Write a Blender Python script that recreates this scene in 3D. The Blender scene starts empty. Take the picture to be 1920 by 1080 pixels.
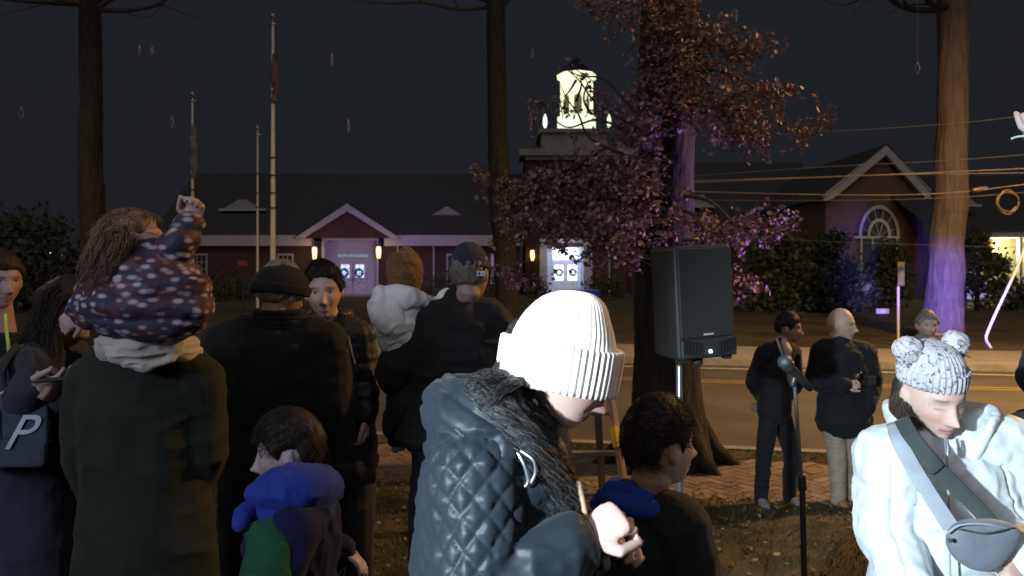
import bpy, bmesh, math, random
import numpy as np
from mathutils import Vector as V, Matrix, Quaternion
random.seed(7); RNG = np.random.default_rng(11)
PI = math.pi
scene = bpy.context.scene
COL = scene.collection
CH, HZ, F = 1.7, 500.0, 1400.0          # camera height, horizon row, focal length in photo pixels

# ------------------------------------------------------------------ camera
cd = bpy.data.cameras.new('camera'); cam = bpy.data.objects.new('camera', cd); COL.objects.link(cam)
cam.location = (0, 0, CH); cam.rotation_euler = (PI/2, 0, 0)
cd.sensor_width = 36.0; cd.lens = 36.0*F/1920.0; cd.shift_y = -(540-HZ)/1920.0
cd.clip_start = 0.05; cd.clip_end = 2000
cd.dof.use_dof = True; cd.dof.focus_distance = 2.3; cd.dof.aperture_fstop = 5.0
scene.camera = cam
# ------------------------------------------------------------------ world: dark night sky
w = bpy.data.worlds.new('World'); scene.world = w; w.use_nodes = True
nt = w.node_tree; bg = nt.nodes['Background']
bg.inputs['Strength'].default_value = 1.0
tc = nt.nodes.new('ShaderNodeTexCoord'); nz_ = nt.nodes.new('ShaderNodeTexNoise'); nz_.inputs['Scale'].default_value = 1.6
rp = nt.nodes.new('ShaderNodeValToRGB')
rp.color_ramp.elements[0].position = .3; rp.color_ramp.elements[0].color = (.0112, .0120, .0150, 1)
rp.color_ramp.elements[1].position = .75; rp.color_ramp.elements[1].color = (.0130, .0155, .0195, 1)
nt.links.new(tc.outputs['Generated'], nz_.inputs['Vector']); nt.links.new(nz_.outputs['Fac'], rp.inputs['Fac'])
nt.links.new(rp.outputs['Color'], bg.inputs['Color'])
# ------------------------------------------------------------------ lights
def lamp(name, kind, loc, aim, energy, color, **kw):
    l = bpy.data.lights.new(name, kind); l.energy = energy; l.color = color
    for k, v in kw.items(): setattr(l, k, v)
    o = bpy.data.objects.new(name, l); COL.objects.link(o); o.location = loc
    d = V(aim)-V(loc); o.rotation_euler = d.to_track_quat('-Z', 'Y').to_euler()
    return o
lamp('ambient_fill', 'SUN', (0, -5, 12), (1.0, 6, 0), 0.50, (1.0, .94, .90), angle=math.radians(60))  # broad fill added to lift dark coats and roofs, no visible source
lamp('stage_flood', 'SPOT', (-1.9, -.9, 2.15), (.75, 1.75, 1.25), 1550, (.72, .90, 1.0), spot_size=math.radians(37), spot_blend=.45, shadow_soft_size=.05)
lamp('stage_fill', 'AREA', (-3.2, -2.6, 3.2), (-.6, 3.4, 1.3), 100, (.72, .80, 1.0), size=.9)  # unseen soft fill added to brighten faces in the crowd
lamp('street_lamp_near', 'AREA', (11.0, 9.6, 7.6), (10.4, 10.6, 0), 3100, (1.0, .56, .20), size=.4)
lamp('street_lamp_far', 'AREA', (-13, 13.0, 8.0), (-11, 12.5, 0), 330, (1.0, .66, .30), size=.4)
lamp('purple_wash', 'SPOT', (6.9, 9.0, .6), (12.0, 21, 1.0), 30000, (.13, .12, 1.0), spot_size=math.radians(15), spot_blend=.9, shadow_soft_size=.1)
lamp('blue_wash', 'SPOT', (17.5, 35.5, .3), (20.2, 44, .2), 520, (.08, .12, 1.0), spot_size=math.radians(34), spot_blend=.9, shadow_soft_size=.1)
lamp('violet_wash', 'SPOT', (6.3, 7.7, .5), (.7, 7.8, 2.4), 2000, (.42, .22, 1.0), spot_size=math.radians(34), spot_blend=.8, shadow_soft_size=.1)
lamp('church_wash', 'SPOT', (-2, 24, 2.0), (-8.5, 50, 2.2), 5200, (.40, .26, 1.0), spot_size=math.radians(34), spot_blend=1.0, shadow_soft_size=.3)
vs = scene.view_settings; vs.view_transform = 'Standard'; vs.look = 'None'; vs.exposure = 0; vs.gamma = 1; vs.use_curve_mapping = False

# ------------------------------------------------------------------ helpers
def W(px, py, d): return V(((px-960)/F*d, d, CH-(py-HZ)/F*d))
def X(px, d): return (px-960)/F*d
def Z(py, d): return CH-(py-HZ)/F*d
SL = .176
PROF = [(-8, .05), (0, 0), (3, -.08), (5, -.22), (7, -.40), (9.15, -.40), (17.65, -.40), (20.6, -.38), (30, -.30), (50, -.2), (600, -.2)]
def zg(x, y):
    return float(np.interp(y+SL*x, [p[0] for p in PROF], [p[1] for p in PROF]))

def tag(o, label=None, cat=None, group=None, kind=None):
    if label: o['label'] = label
    if cat: o['category'] = cat
    if group: o['group'] = group
    if kind: o['kind'] = kind
    return o
def link(name, me, parent=None, loc=None):
    o = bpy.data.objects.new(name, me); COL.objects.link(o)
    if parent is not None: o.parent = parent; o.matrix_parent_inverse = Matrix.Translation(-parent.location)
    return o
def empty(name, loc, label=None, cat=None, group=None):
    o = bpy.data.objects.new(name, None); COL.objects.link(o); o.location = loc
    o.empty_display_size = .1
    return tag(o, label, cat, group)
def mesh_of(name, verts, faces, m=None, smooth=True):
    me = bpy.data.meshes.new(name); me.from_pydata([tuple(v) for v in verts], [], faces); me.update()
    if m: me.materials.append(m)
    if smooth: me.polygons.foreach_set('use_smooth', [True]*len(me.polygons))
    return me

# ---- numpy value noise
def vnoise(P, freq, seed=0):
    P = np.asarray(P, float)*freq+seed*17.31; I = np.floor(P).astype(np.int64); f = P-I; f = f*f*(3-2*f)
    def h(i, j, k):
        n = (i*374761393+j*668265263+k*2147483647+seed*974634777) & 0xffffffff
        n = ((n ^ (n >> 13))*1274126177) & 0xffffffff; n = n ^ (n >> 16)
        return (n & 0xffff)/32767.5-1
    r = 0
    for dx in (0, 1):
        for dy in (0, 1):
            for dz in (0, 1):
                wt = (f[:, 0] if dx else 1-f[:, 0])*(f[:, 1] if dy else 1-f[:, 1])*(f[:, 2] if dz else 1-f[:, 2])
                r = r+wt*h(I[:, 0]+dx, I[:, 1]+dy, I[:, 2]+dz)
    return r
def co_of(me):
    a = np.empty(len(me.vertices)*3); me.vertices.foreach_get('co', a); return a.reshape(-1, 3)
def no_of(me):
    a = np.empty(len(me.vertices)*3); me.vertex_normals.foreach_get('vector', a); return a.reshape(-1, 3)
def set_co(me, a): me.vertices.foreach_set('co', a.ravel()); me.update()

# ---- materials
def mat(name, color, rough=.8, var=.25, scale=6, bump=0., bscale=40, spec=.3, metal=0, emis=None, es=0, sheen=0, color2=None, coat=0, stretch=None, sss=0):
    m = bpy.data.materials.new(name); m.use_nodes = True; t = m.node_tree; b = t.nodes['Principled BSDF']
    b.inputs['Roughness'].default_value = rough; b.inputs['Metallic'].default_value = metal
    b.inputs['Specular IOR Level'].default_value = spec
    if sheen: b.inputs['Sheen Weight'].default_value = sheen; b.inputs['Sheen Roughness'].default_value = .5
    if coat: b.inputs['Coat Weight'].default_value = coat; b.inputs['Coat Roughness'].default_value = .25
    if sss: b.inputs['Subsurface Weight'].default_value = sss; b.inputs['Subsurface Radius'].default_value = (.012, .005, .003)
    c = t.nodes.new('ShaderNodeTexCoord'); src = c.outputs['Object']
    if stretch:
        mp = t.nodes.new('ShaderNodeMapping'); mp.inputs['Scale'].default_value = stretch
        t.links.new(src, mp.inputs['Vector']); src = mp.outputs['Vector']
    n = t.nodes.new('ShaderNodeTexNoise'); n.inputs['Scale'].default_value = scale; n.inputs['Detail'].default_value = 6
    t.links.new(src, n.inputs['Vector'])
    r = t.nodes.new('ShaderNodeValToRGB'); r.color_ramp.elements[0].position = .35; r.color_ramp.elements[1].position = .65
    c2 = color2 or tuple(min(1, x*(1+var)) for x in color)
    r.color_ramp.elements[0].color = (*[x*(1-var) for x in color], 1); r.color_ramp.elements[1].color = (*c2, 1)
    t.links.new(n.outputs['Fac'], r.inputs['Fac']); t.links.new(r.outputs['Color'], b.inputs['Base Color'])
    if bump:
        n2 = t.nodes.new('ShaderNodeTexNoise'); n2.inputs['Scale'].default_value = bscale; n2.inputs['Detail'].default_value = 5
        t.links.new(src, n2.inputs['Vector'])
        bp = t.nodes.new('ShaderNodeBump'); bp.inputs['Strength'].default_value = 1; bp.inputs['Distance'].default_value = bump
        t.links.new(n2.outputs['Fac'], bp.inputs['Height']); t.links.new(bp.outputs['Normal'], b.inputs['Normal'])
    if emis:
        b.inputs['Emission Color'].default_value = (*emis, 1); b.inputs['Emission Strength'].default_value = es
    return m
def vcol_mat(name, rough=.5, spec=.35, sss=0., bump=.0006):
    m = mat(name, (.5, .5, .5), rough, 0, 6, bump, 300, spec, sss=sss); t = m.node_tree; b = t.nodes['Principled BSDF']
    a = t.nodes.new('ShaderNodeAttribute'); a.attribute_name = 'tint'
    n = t.nodes.new('ShaderNodeTexNoise'); n.inputs['Scale'].default_value = 60
    mx = t.nodes.new('ShaderNodeMix'); mx.data_type = 'RGBA'; mx.blend_type = 'MULTIPLY'; mx.inputs[0].default_value = .25
    t.links.new(a.outputs['Color'], mx.inputs[6]); t.links.new(n.outputs['Color'], mx.inputs[7])
    t.links.new(mx.outputs[2], b.inputs['Base Color'])
    return m
def leaf_mat(name, cols, rough=.6, trans=.3):
    m = bpy.data.materials.new(name); m.use_nodes = True; t = m.node_tree; b = t.nodes['Principled BSDF']
    b.inputs['Roughness'].default_value = rough; b.inputs['Specular IOR Level'].default_value = .3
    g = t.nodes.new('ShaderNodeNewGeometry'); r = t.nodes.new('ShaderNodeValToRGB')
    while len(r.color_ramp.elements) < len(cols): r.color_ramp.elements.new(.5)
    for i, c in enumerate(cols): r.color_ramp.elements[i].position = i/(len(cols)-1); r.color_ramp.elements[i].color = (*c, 1)
    t.links.new(g.outputs['Random Per Island'], r.inputs['Fac']); t.links.new(r.outputs['Color'], b.inputs['Base Color'])
    return m

M = {}
M['lawn'] = mat('lawn', (.05, .05, .022), .95, .5, 3.0, .02, 60, color2=(.085, .07, .035))
M['lawn_far'] = mat('lawn_far', (.060, .055, .028), .95, .4, .5, .02, 20, color2=(.09, .07, .04))
M['asphalt'] = mat('asphalt', (.075, .07, .065), .8, .15, 1.2, .004, 120, .3)
M['concrete'] = mat('concrete', (.25, .235, .22), .85, .12, 2.5, .003, 60)
M['kerb'] = mat('kerb', (.22, .21, .2), .85, .15, 4, .003, 60)
M['paint_white'] = mat('paint_white', (.5, .5, .47), .7, .2, 9)
M['paint_yellow'] = mat('paint_yellow', (.27, .20, .07), .7, .2, 9)
M['trim'] = mat('trim', (.42, .40, .42), .6, .06, 3)
M['trim_door'] = mat('trim_door', (.5, .48, .55), .55, .06, 2)
M['roof'] = mat('roof', (.040, .040, .044), .9, .2, 8, .01, 30)
M['glass_dark'] = mat('glass_dark', (.03, .03, .035), .15, .1, 2, spec=.6)
M['bark'] = mat('bark', (.024, .023, .021), .95, .4, 7, .02, 22, stretch=(3, 3, .35))
M['twig'] = mat('twig', (.055, .045, .038), .95, .3, 20)
M['pole'] = mat('pole', (.55, .55, .55), .45, .08, 8, spec=.5)
M['band'] = mat('band', (.04, .04, .04), .7)
M['black_metal'] = mat('black_metal', (.035, .036, .04), .35, .1, spec=.6)
M['steel'] = mat('steel', (.35, .36, .38), .3, .1, metal=.8)
M['black_plastic'] = mat('black_plastic', (.028, .029, .030), .5, .08, 30, .0006, 400, spec=.35)
M['grille'] = mat('grille', (.026, .027, .027), .55, .12, 90, .001, 500, spec=.35)
M['lantern'] = mat('lantern', (.8, .6, .3), .5, .1, emis=(1.0, .70, .22), es=4)
M['glow_white'] = mat('glow_white', (.8, .8, .8), .5, .05, emis=(.86, .95, 1.0), es=1.6)
M['glow_bluewhite'] = mat('glow_bluewhite', (.7, .7, .8), .5, .05, emis=(.55, .68, 1.0), es=1.3)
M['cupola'] = mat('cupola', (.8, .8, .6), .5, .04, emis=(.95, 1.0, .60), es=1.25)  # emission stands in for the light on the belfry walls
M['cupola_base'] = mat('cupola_base', (.8, .8, .7), .5, .04, emis=(.95, 1.0, .75), es=1.1)  # lit look of the base put in as emission
M['led'] = mat('led', (.8, .8, 1), .5, 0, emis=(.5, .8, 1.0), es=8)
M['led_green'] = mat('led_green', (.2, .8, .8), .5, 0, emis=(.2, 1.0, .9), es=4)
def brick_mat(name, c1, c2, mortar, sc, bw=.5, bh=.25, off=.5, ms=.02, rot=None):
    m = bpy.data.materials.new(name); m.use_nodes = True; t = m.node_tree; b = t.nodes['Principled BSDF']; b.inputs['Roughness'].default_value = .9
    c = t.nodes.new('ShaderNodeTexCoord'); mp = t.nodes.new('ShaderNodeMapping'); br = t.nodes.new('ShaderNodeTexBrick')
    if rot: mp.inputs['Rotation'].default_value = rot
    br.inputs['Color1'].default_value = (*c1, 1); br.inputs['Color2'].default_value = (*c2, 1); br.inputs['Mortar'].default_value = (*mortar, 1)
    br.inputs['Scale'].default_value = sc; br.inputs['Mortar Size'].default_value = ms; br.inputs['Brick Width'].default_value = bw; br.inputs['Row Height'].default_value = bh; br.offset = off
    t.links.new(c.outputs['Object'], mp.inputs['Vector']); t.links.new(mp.outputs['Vector'], br.inputs['Vector']); t.links.new(br.outputs['Color'], b.inputs['Base Color'])
    return m
M['brick'] = brick_mat('brick', (.075, .030, .025), (.055, .024, .021), (.075, .055, .052), 4, rot=(PI/2, 0, 0))

# ---- mesh builder
class MB:
    def __init__(s): s.v = []; s.f = []
    def add(s, v, f):
        o = len(s.v); s.v += [V(p) for p in v]; s.f += [[i+o for i in q] for q in f]; return s
    def box(s, x0, x1, y0, y1, z0, z1):
        v = [(x, y, z) for z in (z0, z1) for y in (y0, y1) for x in (x0, x1)]
        return s.add(v, [(0, 2, 3, 1), (4, 5, 7, 6), (0, 1, 5, 4), (2, 6, 7, 3), (0, 4, 6, 2), (1, 3, 7, 5)])
    def prism(s, pts, y0, y1):           # polygon (x,z) extruded in y
        n = len(pts); v = [(x, y0, z) for x, z in pts]+[(x, y1, z) for x, z in pts]
        return s.add(v, [list(range(n)), list(range(2*n-1, n-1, -1))]+[(i, i+n, (i+1) % n+n, (i+1) % n) for i in range(n)])
    def loft(s, pts, rad, side=None, n=14, cap=True):
        pts = [V(p) for p in pts]; R = []
        for r in rad: R.append(tuple(r) if isinstance(r, (tuple, list)) else (r, r))
        rings = []
        N = len(pts)
        tg = []
        for i in range(N):
            a = pts[max(i-1, 0)]; b = pts[min(i+1, N-1)]; d = (b-a)
            tg.append(d.normalized() if d.length > 1e-9 else V((0, 0, 1)))
        sd = V(side) if side is not None else (V((1, 0, 0)) if abs(tg[0].x) < .8 else V((0, 1, 0)))
        def ring(c, t, a, b):
            nonlocal sd
            e = (sd-t*sd.dot(t))
            if e.length < 1e-4: e = t.orthogonal()
            e.normalize(); g = t.cross(e)
            if side is None: sd = e
            rings.append([c+e*(a*math.cos(2*PI*k/n))+g*(b*math.sin(2*PI*k/n)) for k in range(n)])
        if cap:
            a, b = R[0]; m = min(a, b)
            for q in (.15, .55, .85): ring(pts[0]-tg[0]*m*math.sqrt(1-q*q)*.8, tg[0], a*q, b*q)
        for i in range(N): ring(pts[i], tg[i], *R[i])
        if cap:
            a, b = R[-1]; m = min(a, b)
            for q in (.85, .55, .15): ring(pts[-1]+tg[-1]*m*math.sqrt(1-q*q)*.8, tg[-1], a*q, b*q)
        vv = [p for r in rings for p in r]; ff = []
        for i in range(len(rings)-1):
            for k in range(n):
                ff.append((i*n+k, i*n+(k+1) % n, (i+1)*n+(k+1) % n, (i+1)*n+k))
        ff.append(list(range(n-1, -1, -1))); ff.append([(len(rings)-1)*n+k for k in range(n)])
        return s.add(vv, ff)
    def ball(s, c, r, rot=None, n=16, m=10):
        r = r if isinstance(r, (tuple, list)) else (r, r, r); c = V(c)
        vv = []; ff = []
        for j in range(1, m):
            t = PI*j/m
            for k in range(n):
                p = V((r[0]*math.sin(t)*math.cos(2*PI*k/n), r[1]*math.sin(t)*math.sin(2*PI*k/n), r[2]*math.cos(t)))
                vv.append(p)
        vv += [V((0, 0, r[2])), V((0, 0, -r[2]))]
        if rot is not None: vv = [rot@p for p in vv]
        vv = [p+c for p in vv]
        for j in range(m-2):
            for k in range(n): ff.append((j*n+k, (j+1)*n+k, (j+1)*n+(k+1) % n, j*n+(k+1) % n))
        t_, b_ = (m-1)*n, (m-1)*n+1
        for k in range(n): ff.append((t_, k, (k+1) % n)); ff.append((b_, (m-2)*n+(k+1) % n, (m-2)*n+k))
        return s.add(vv, ff)
    def mesh(s, name, m=None, smooth=True): return mesh_of(name, s.v, s.f, m, smooth)
    def obj(s, name, m, parent=None, smooth=False): return link(name, s.mesh(name, m, smooth), parent)
    def remesh(s, name, voxel, m, smooth_it=2):
        me = mesh_of(name+'_src', s.v, s.f)
        o = bpy.data.objects.new('tmp', me); COL.objects.link(o)
        md = o.modifiers.new('r', 'REMESH'); md.mode = 'VOXEL'; md.voxel_size = voxel; md.use_smooth_shade = True
        if smooth_it:
            sm = o.modifiers.new('s', 'SMOOTH'); sm.factor = .5; sm.iterations = smooth_it
        dg = bpy.context.evaluated_depsgraph_get(); out = bpy.data.meshes.new_from_object(o.evaluated_get(dg))
        bpy.data.objects.remove(o); bpy.data.meshes.remove(me)
        out.name = name; out.materials.clear(); out.materials.append(m)
        out.polygons.foreach_set('use_smooth', [True]*len(out.polygons))
        return out
def smooth_path(pts, k=4):
    pts = [V(p) for p in pts]; out = []
    for i in range(len(pts)-1):
        p0 = pts[max(i-1, 0)]; p1 = pts[i]; p2 = pts[i+1]; p3 = pts[min(i+2, len(pts)-1)]
        for j in range(k):
            t = j/k
            out.append(.5*((2*p1)+(p2-p0)*t+(2*p0-5*p1+4*p2-p3)*t*t+(3*p1-p0-3*p2+p3)*t**3))
    out.append(pts[-1]); return out
def tube(name, pts, r, m, parent=None, n=6, k=4):
    P = smooth_path(pts, k) if k > 1 else [V(p) for p in pts]
    rr = r if isinstance(r, (list, tuple)) else None
    R = [np.interp(i/(len(P)-1), np.linspace(0, 1, len(rr)), rr) if rr else r for i in range(len(P))]
    b = MB(); b.loft(P, [float(x) for x in R], n=n); return b.obj(name, m, parent, True)

# ================================================================== SETTING
def strip(name, c0, c1, z0, z1, m, x0=-70, x1=70, z_side=None):
    b = MB(); xs = np.linspace(x0, x1, 29); v = []
    for x in xs: v += [(x, c0-SL*x, z0), (x, c1-SL*x, z1)]
    b.add(v, [(2*i, 2*i+2, 2*i+3, 2*i+1) for i in range(len(xs)-1)])
    if z_side is not None:
        v = []
        for x in xs: v += [(x, c0-SL*x, z0), (x, c0-SL*x, z_side), (x, c1-SL*x, z1), (x, c1-SL*x, z_side)]
        b.add(v, [(4*i, 4*i+1, 4*i+5, 4*i+4) for i in range(len(xs)-1)]+[(4*i+2, 4*i+6, 4*i+7, 4*i+3) for i in range(len(xs)-1)])
    return tag(b.obj(name, m), kind='structure')
def terrain(name, c0, c1, m, nx, nc, rough=.012, x0=-90, x1=90, dz=0):
    v = []; f = []
    for j in range(nc+1):
        c = c0+(c1-c0)*(j/nc)**1.0
        for i in range(nx+1):
            x = x0+(x1-x0)*i/nx; y = c-SL*x
            v.append((x, y, zg(x, y)+dz))
    v = np.array(v); v[:, 2] += vnoise(v*[1, 1, 0], 2.2, 3)*rough*(np.minimum(1, (v[:, 1]+SL*v[:, 0]-c0)*3))*np.minimum(1, (c1-v[:, 1]-SL*v[:, 0])*3)
    for j in range(nc):
        for i in range(nx): a = j*(nx+1)+i; f.append((a, a+1, a+nx+2, a+nx+1))
    return tag(link(name, mesh_of(name, v, f, m)), kind='structure')
terrain('ground', -8, 7.05, M['lawn'], 300, 60, .02, -20, 20)
terrain('ground', -30, 7.03, M['lawn'], 20, 20, 0, -90, 90, -.06)
strip('verge', 8.6, 9.0, -.398, -.40, M['lawn'])
strip('kerb', 9.0, 9.15, -.385, -.385, M['kerb'], z_side=-.53)
strip('road', 9.1, 17.7, -.52, -.52, M['asphalt'])
strip('road_marking', 14.95, 15.05, -.515, -.515, M['paint_yellow'])
strip('road_marking', 15.2, 15.3, -.515, -.515, M['paint_yellow'])
strip('road_marking', 17.0, 17.1, -.515, -.515, M['paint_white'])
strip('kerb', 17.65, 17.85, -.39, -.39, M['kerb'], z_side=-.53)
strip('pavement', 17.85, 20.6, -.395, -.38, M['concrete'])
terrain('lawn', 20.6, 49, M['lawn_far'], 60, 30, .05)
b = MB(); b.add([(-400, 20, -.75), (400, 20, -.75), (400, 900, -.75), (-400, 900, -.75)], [(0, 1, 2, 3)])
b.add([(-400, 38, -.3), (400, 38, -.3), (400, 900, -.3), (-400, 900, -.3)], [(0, 1, 2, 3)])
tag(b.obj('terrain', M['lawn_far']), kind='structure')
# brick pavement laid in herringbone
M['paver'] = leaf_mat('paver', [(.14, .105, .085), (.18, .135, .11), (.16, .115, .095), (.12, .085, .07), (.20, .155, .125)], .85)
M['joint'] = mat('joint', (.05, .042, .034), .95)
strip('brick_bed', 7.03, 8.6, -.405, -.405, M['joint'], -12, 12)
b = MB(); a_ = .105; g_ = .006; ang = math.atan(-SL)+math.radians(45)
ca, sa = math.cos(ang), math.sin(ang)
def hb(i, j, horiz):
    w_, h_ = (2*a_, a_) if horiz else (a_, 2*a_)
    return i*a_+g_, j*a_+g_, i*a_+w_-g_, j*a_+h_-g_
L_ = 6.5
for i in range(-70, 90):
    for j in range(-70, 90):
        k = (i-j) % 4
        if k == 0: q = hb(i, j, True)
        elif k == 3: q = hb(i, j, False)
        else: continue
        cs = [(q[0], q[1]), (q[2], q[1]), (q[2], q[3]), (q[0], q[3])]
        pts = [(ca*u-sa*v_+.3, sa*u+ca*v_+7.4) for u, v_ in cs]
        if all(7.0 < y+SL*x < 8.62 and -5 < x < 6.0 for x, y in pts):
            dz = random.uniform(-.003, .004)
            b.add([(x, y, -.394+dz) for x, y in pts]+[(x, y, -.41) for x, y in pts], [(0, 1, 2, 3), (0, 4, 5, 1), (1, 5, 6, 2), (2, 6, 7, 3), (3, 7, 4, 0)])
tag(b.obj('brick_pavement', M['paver']), kind='structure')

# leaves and grass
def leafquads(P, size, seed=0, hang=.5, bend=True):
    """P (n,3) positions -> leaf mesh arrays: two triangles folded along a midrib"""
    rg = np.random.default_rng(seed); n = len(P)
    d = rg.normal(size=(n, 3)); d[:, 2] = d[:, 2]*(1-hang)-hang*1.2; d /= np.linalg.norm(d, axis=1)[:, None]
    s = np.cross(d, rg.normal(size=(n, 3))); s /= np.linalg.norm(s, axis=1)[:, None]
    nn = np.cross(d, s); L = size*rg.uniform(.6, 1.3, n)[:, None]; Wd = L*rg.uniform(.25, .42, n)[:, None]
    a = P; c = P+d*L+nn*L*.15; e = P+d*L*.5+s*Wd+nn*L*.12; g = P+d*L*.5-s*Wd+nn*L*.12
    v = np.stack([a, e, c, g], 1).reshape(-1, 3); i = np.arange(n)*4
    f = np.concatenate([np.stack([i, i+1, i+2], 1), np.stack([i, i+2, i+3], 1)]).tolist()
    return v, f
M['litter'] = leaf_mat('litter', [(.10, .05, .025), (.18, .11, .05), (.24, .17, .08), (.12, .07, .04)], .7)
n = 5200; xs = RNG.uniform(-6, 7, n); cs = np.concatenate([RNG.uniform(2.2, 7.3, n*3//5), RNG.normal(7.1, .25, n-n*3//5)]); ys = cs-SL*xs
P = np.array([(x, y, zg(x, y)+.012+RNG.uniform(0, .02)) for x, y in zip(xs, ys)])
v, f = leafquads(P, .05, 5, 0.0); v[:, 2] = P[:, 2].repeat(4)+(v[:, 2]-P[:, 2].repeat(4))*.35
tag(link('fallen_leaves', mesh_of('fallen_leaves', v, f, M['litter'])), 'dry brown oak leaves scattered over the dark lawn and brick edge', 'leaves', kind='stuff')
M['blade'] = leaf_mat('blade', [(.045, .05, .02), (.07, .07, .03), (.10, .085, .04)], .8)
n = 45000; xs = RNG.uniform(-5, 6, n); cs = np.where(RNG.random(n) < .9, RNG.uniform(2.4, 7.1, n), RNG.uniform(8.62, 8.98, n)); ys = cs-SL*xs
zz = np.interp(cs, [p[0] for p in PROF], [p[1] for p in PROF])
hh = RNG.uniform(.02, .055, n); an = RNG.uniform(0, 2*PI, n); wd = .005
P0 = np.stack([xs, ys, zz-.005], 1); D = np.stack([np.cos(an), np.sin(an), 0*an], 1)
tip = P0+np.stack([RNG.normal(0, .015, n), RNG.normal(0, .015, n), hh], 1)
v = np.stack([P0-D*wd, P0+D*wd, tip], 1).reshape(-1, 3); i = np.arange(n)*3
tag(link('grass', mesh_of('grass', v, np.stack([i, i+1, i+2], 1).tolist(), M['blade'], False)), 'short worn grass over the dark lawn', 'grass', kind='stuff')

# ------------------------------------------------------------------ buildings
def px_poly(b, pts, d, y0, y1): return b.prism([(X(px, d), Z(py, d)) for px, py in pts], y0, y1)
def window(parent, x0, x1, z0, z1, y, fr=.09, mullions=1, glass='glass_dark', m='trim'):
    g = MB().box(x0, x1, y-.03, y+.05, z0, z1).obj('window', M[glass], parent)
    b = MB()
    for a in ((x0-fr, x1+fr, z1, z1+fr*1.3), (x0-fr, x1+fr, z0-fr, z0), (x0-fr, x0, z0, z1), (x1, x1+fr, z0, z1)):
        b.box(a[0], a[1], y-.09, y+.03, a[2], a[3])
    b.obj('frame', M[m], g)
    b = MB()
    for i in range(1, 3): xx = x0+(x1-x0)*i/3; b.box(xx-.02, xx+.02, y-.055, y-.031, z0, z1)
    for i in range(1, 4): zz = z0+(z1-z0)*i/4; b.box(x0, x1, y-.06, y-.032, zz-.02, zz+.02)
    b.obj('muntin', M[m], g)
    return g
def lantern(parent, x, y, z, s=1):
    b = MB(); b.box(x-.03*s, x+.03*s, y, y+.25*s, z+.5*s, z+.56*s); b.loft([(x, y, z+.36*s), (x, y, z+.62*s)], [(.16*s, .16*s), (.03*s, .03*s)], n=6, cap=False)
    b.loft([(x, y, z-.36*s), (x, y, z-.30*s)], [.05*s, .12*s], n=6, cap=False)
    for k in range(6): b.box(x+.14*s*math.cos(k*PI/3)-.012, x+.14*s*math.cos(k*PI/3)+.012, y+.14*s*math.sin(k*PI/3)-.012, y+.14*s*math.sin(k*PI/3)+.012, z-.3*s, z+.36*s)
    o = b.obj('lantern', M['black_metal'], parent)
    MB().loft([(x, y, z-.28*s), (x, y, z), (x, y, z+.34*s)], [.09*s, .13*s, .12*s], n=10).obj('lamp_glass', M['lantern'], o, True)
    return o
def wreath(x, y, z, r, label, group='wreaths on the church doors'):
    b = MB(); pts = [(x+r*math.cos(t), y, z+r*math.sin(t)) for t in np.linspace(0, 2*PI, 25)]
    P = []; rg = np.random.default_rng(int(x*100) % 999)
    for t in rg.uniform(0, 2*PI, 420):
        q = rg.normal(size=3)*r*.17; P.append((x+r*math.cos(t)+q[0], y+q[1]*.6, z+r*math.sin(t)+q[2]))
    v, f = leafquads(np.array(P), r*.35, 3, 0); b.loft(pts, [r*.2]*25, n=6, cap=False, side=(0, 1, 0)); b.add(v, f)
    m = M.get('wreath') or mat('wreath', (.02, .045, .022), .8); M['wreath'] = m
    return tag(b.obj('wreath', m, None, True), label, 'wreath', group)
def dormer(parent, px, py0, py1, hw, d, y):
    b = MB(); b.prism([(X(px-hw, d), Z(py1, d)), (X(px+hw, d), Z(py1, d)), (X(px, d), Z(py0, d))], y, y+2.2); o = b.obj('dormer', M['roof'], parent)
    b = MB(); t = 4
    b.prism([(X(px-hw-4, d), Z(py1, d)), (X(px+hw+4, d), Z(py1, d)), (X(px+hw+4, d), Z(py1-t, d)), (X(px-hw-4, d), Z(py1-t, d))], y-.12, y-.02)
    k = 5
    while True:
        yy = py1-k
        if yy < py0+3: break
        fr = (yy-py0)/(py1-py0); w_ = hw*fr
        b.prism([(X(px-w_, d), Z(yy, d)), (X(px+w_, d), Z(yy, d)), (X(px+w_*.95, d), Z(yy-2.2, d)), (X(px-w_*.95, d), Z(yy-2.2, d))], y-.08, y-.01); k += 3.4
    b.obj('louvre', M['trim'], o)

# --- parish hall on the left
d = 50.0; G = -.22
hall = empty('church_hall', (X(655, d), d, G), 'long low brick church hall with a gabled doorway flanked by two glowing lanterns', 'building')
x0, x1 = X(300, d), X(975, d); ze = Z(461, d)
ax0, ax1 = X(608, d), X(706, d)
b = MB(); b.box(x0, ax0-.15, d, d+9, G-.3, ze); b.box(ax1+.15, x1, d, d+9, G-.3, ze); b.box(ax0-.15, ax1+.15, d+1.25, d+9, G-.3, Z(447, d)); b.obj('wall', M['brick'], hall)
MB().box(x0, X(588, d), d-.45, d+.1, ze, Z(441, d)).obj('fascia', M['trim'], hall); MB().box(X(722, d), x1, d-.45, d+.1, ze, Z(441, d)).obj('fascia', M['trim'], hall)
rb = MB(); rb.add([(x0-.3, d-.5, Z(440, d)), (x1+.2, d-.5, Z(440, d)), (x1+.2, d+6, Z(322, d)+.6), (x0-.3, d+6, Z(322, d)+.6), (x0-.3, d+12.5, Z(440, d)), (x1+.2, d+12.5, Z(440, d))], [(0, 1, 2, 3), (3, 2, 5, 4), (0, 3, 4), (1, 5, 2)])
rb.obj('roof', M['roof'], hall)
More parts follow.
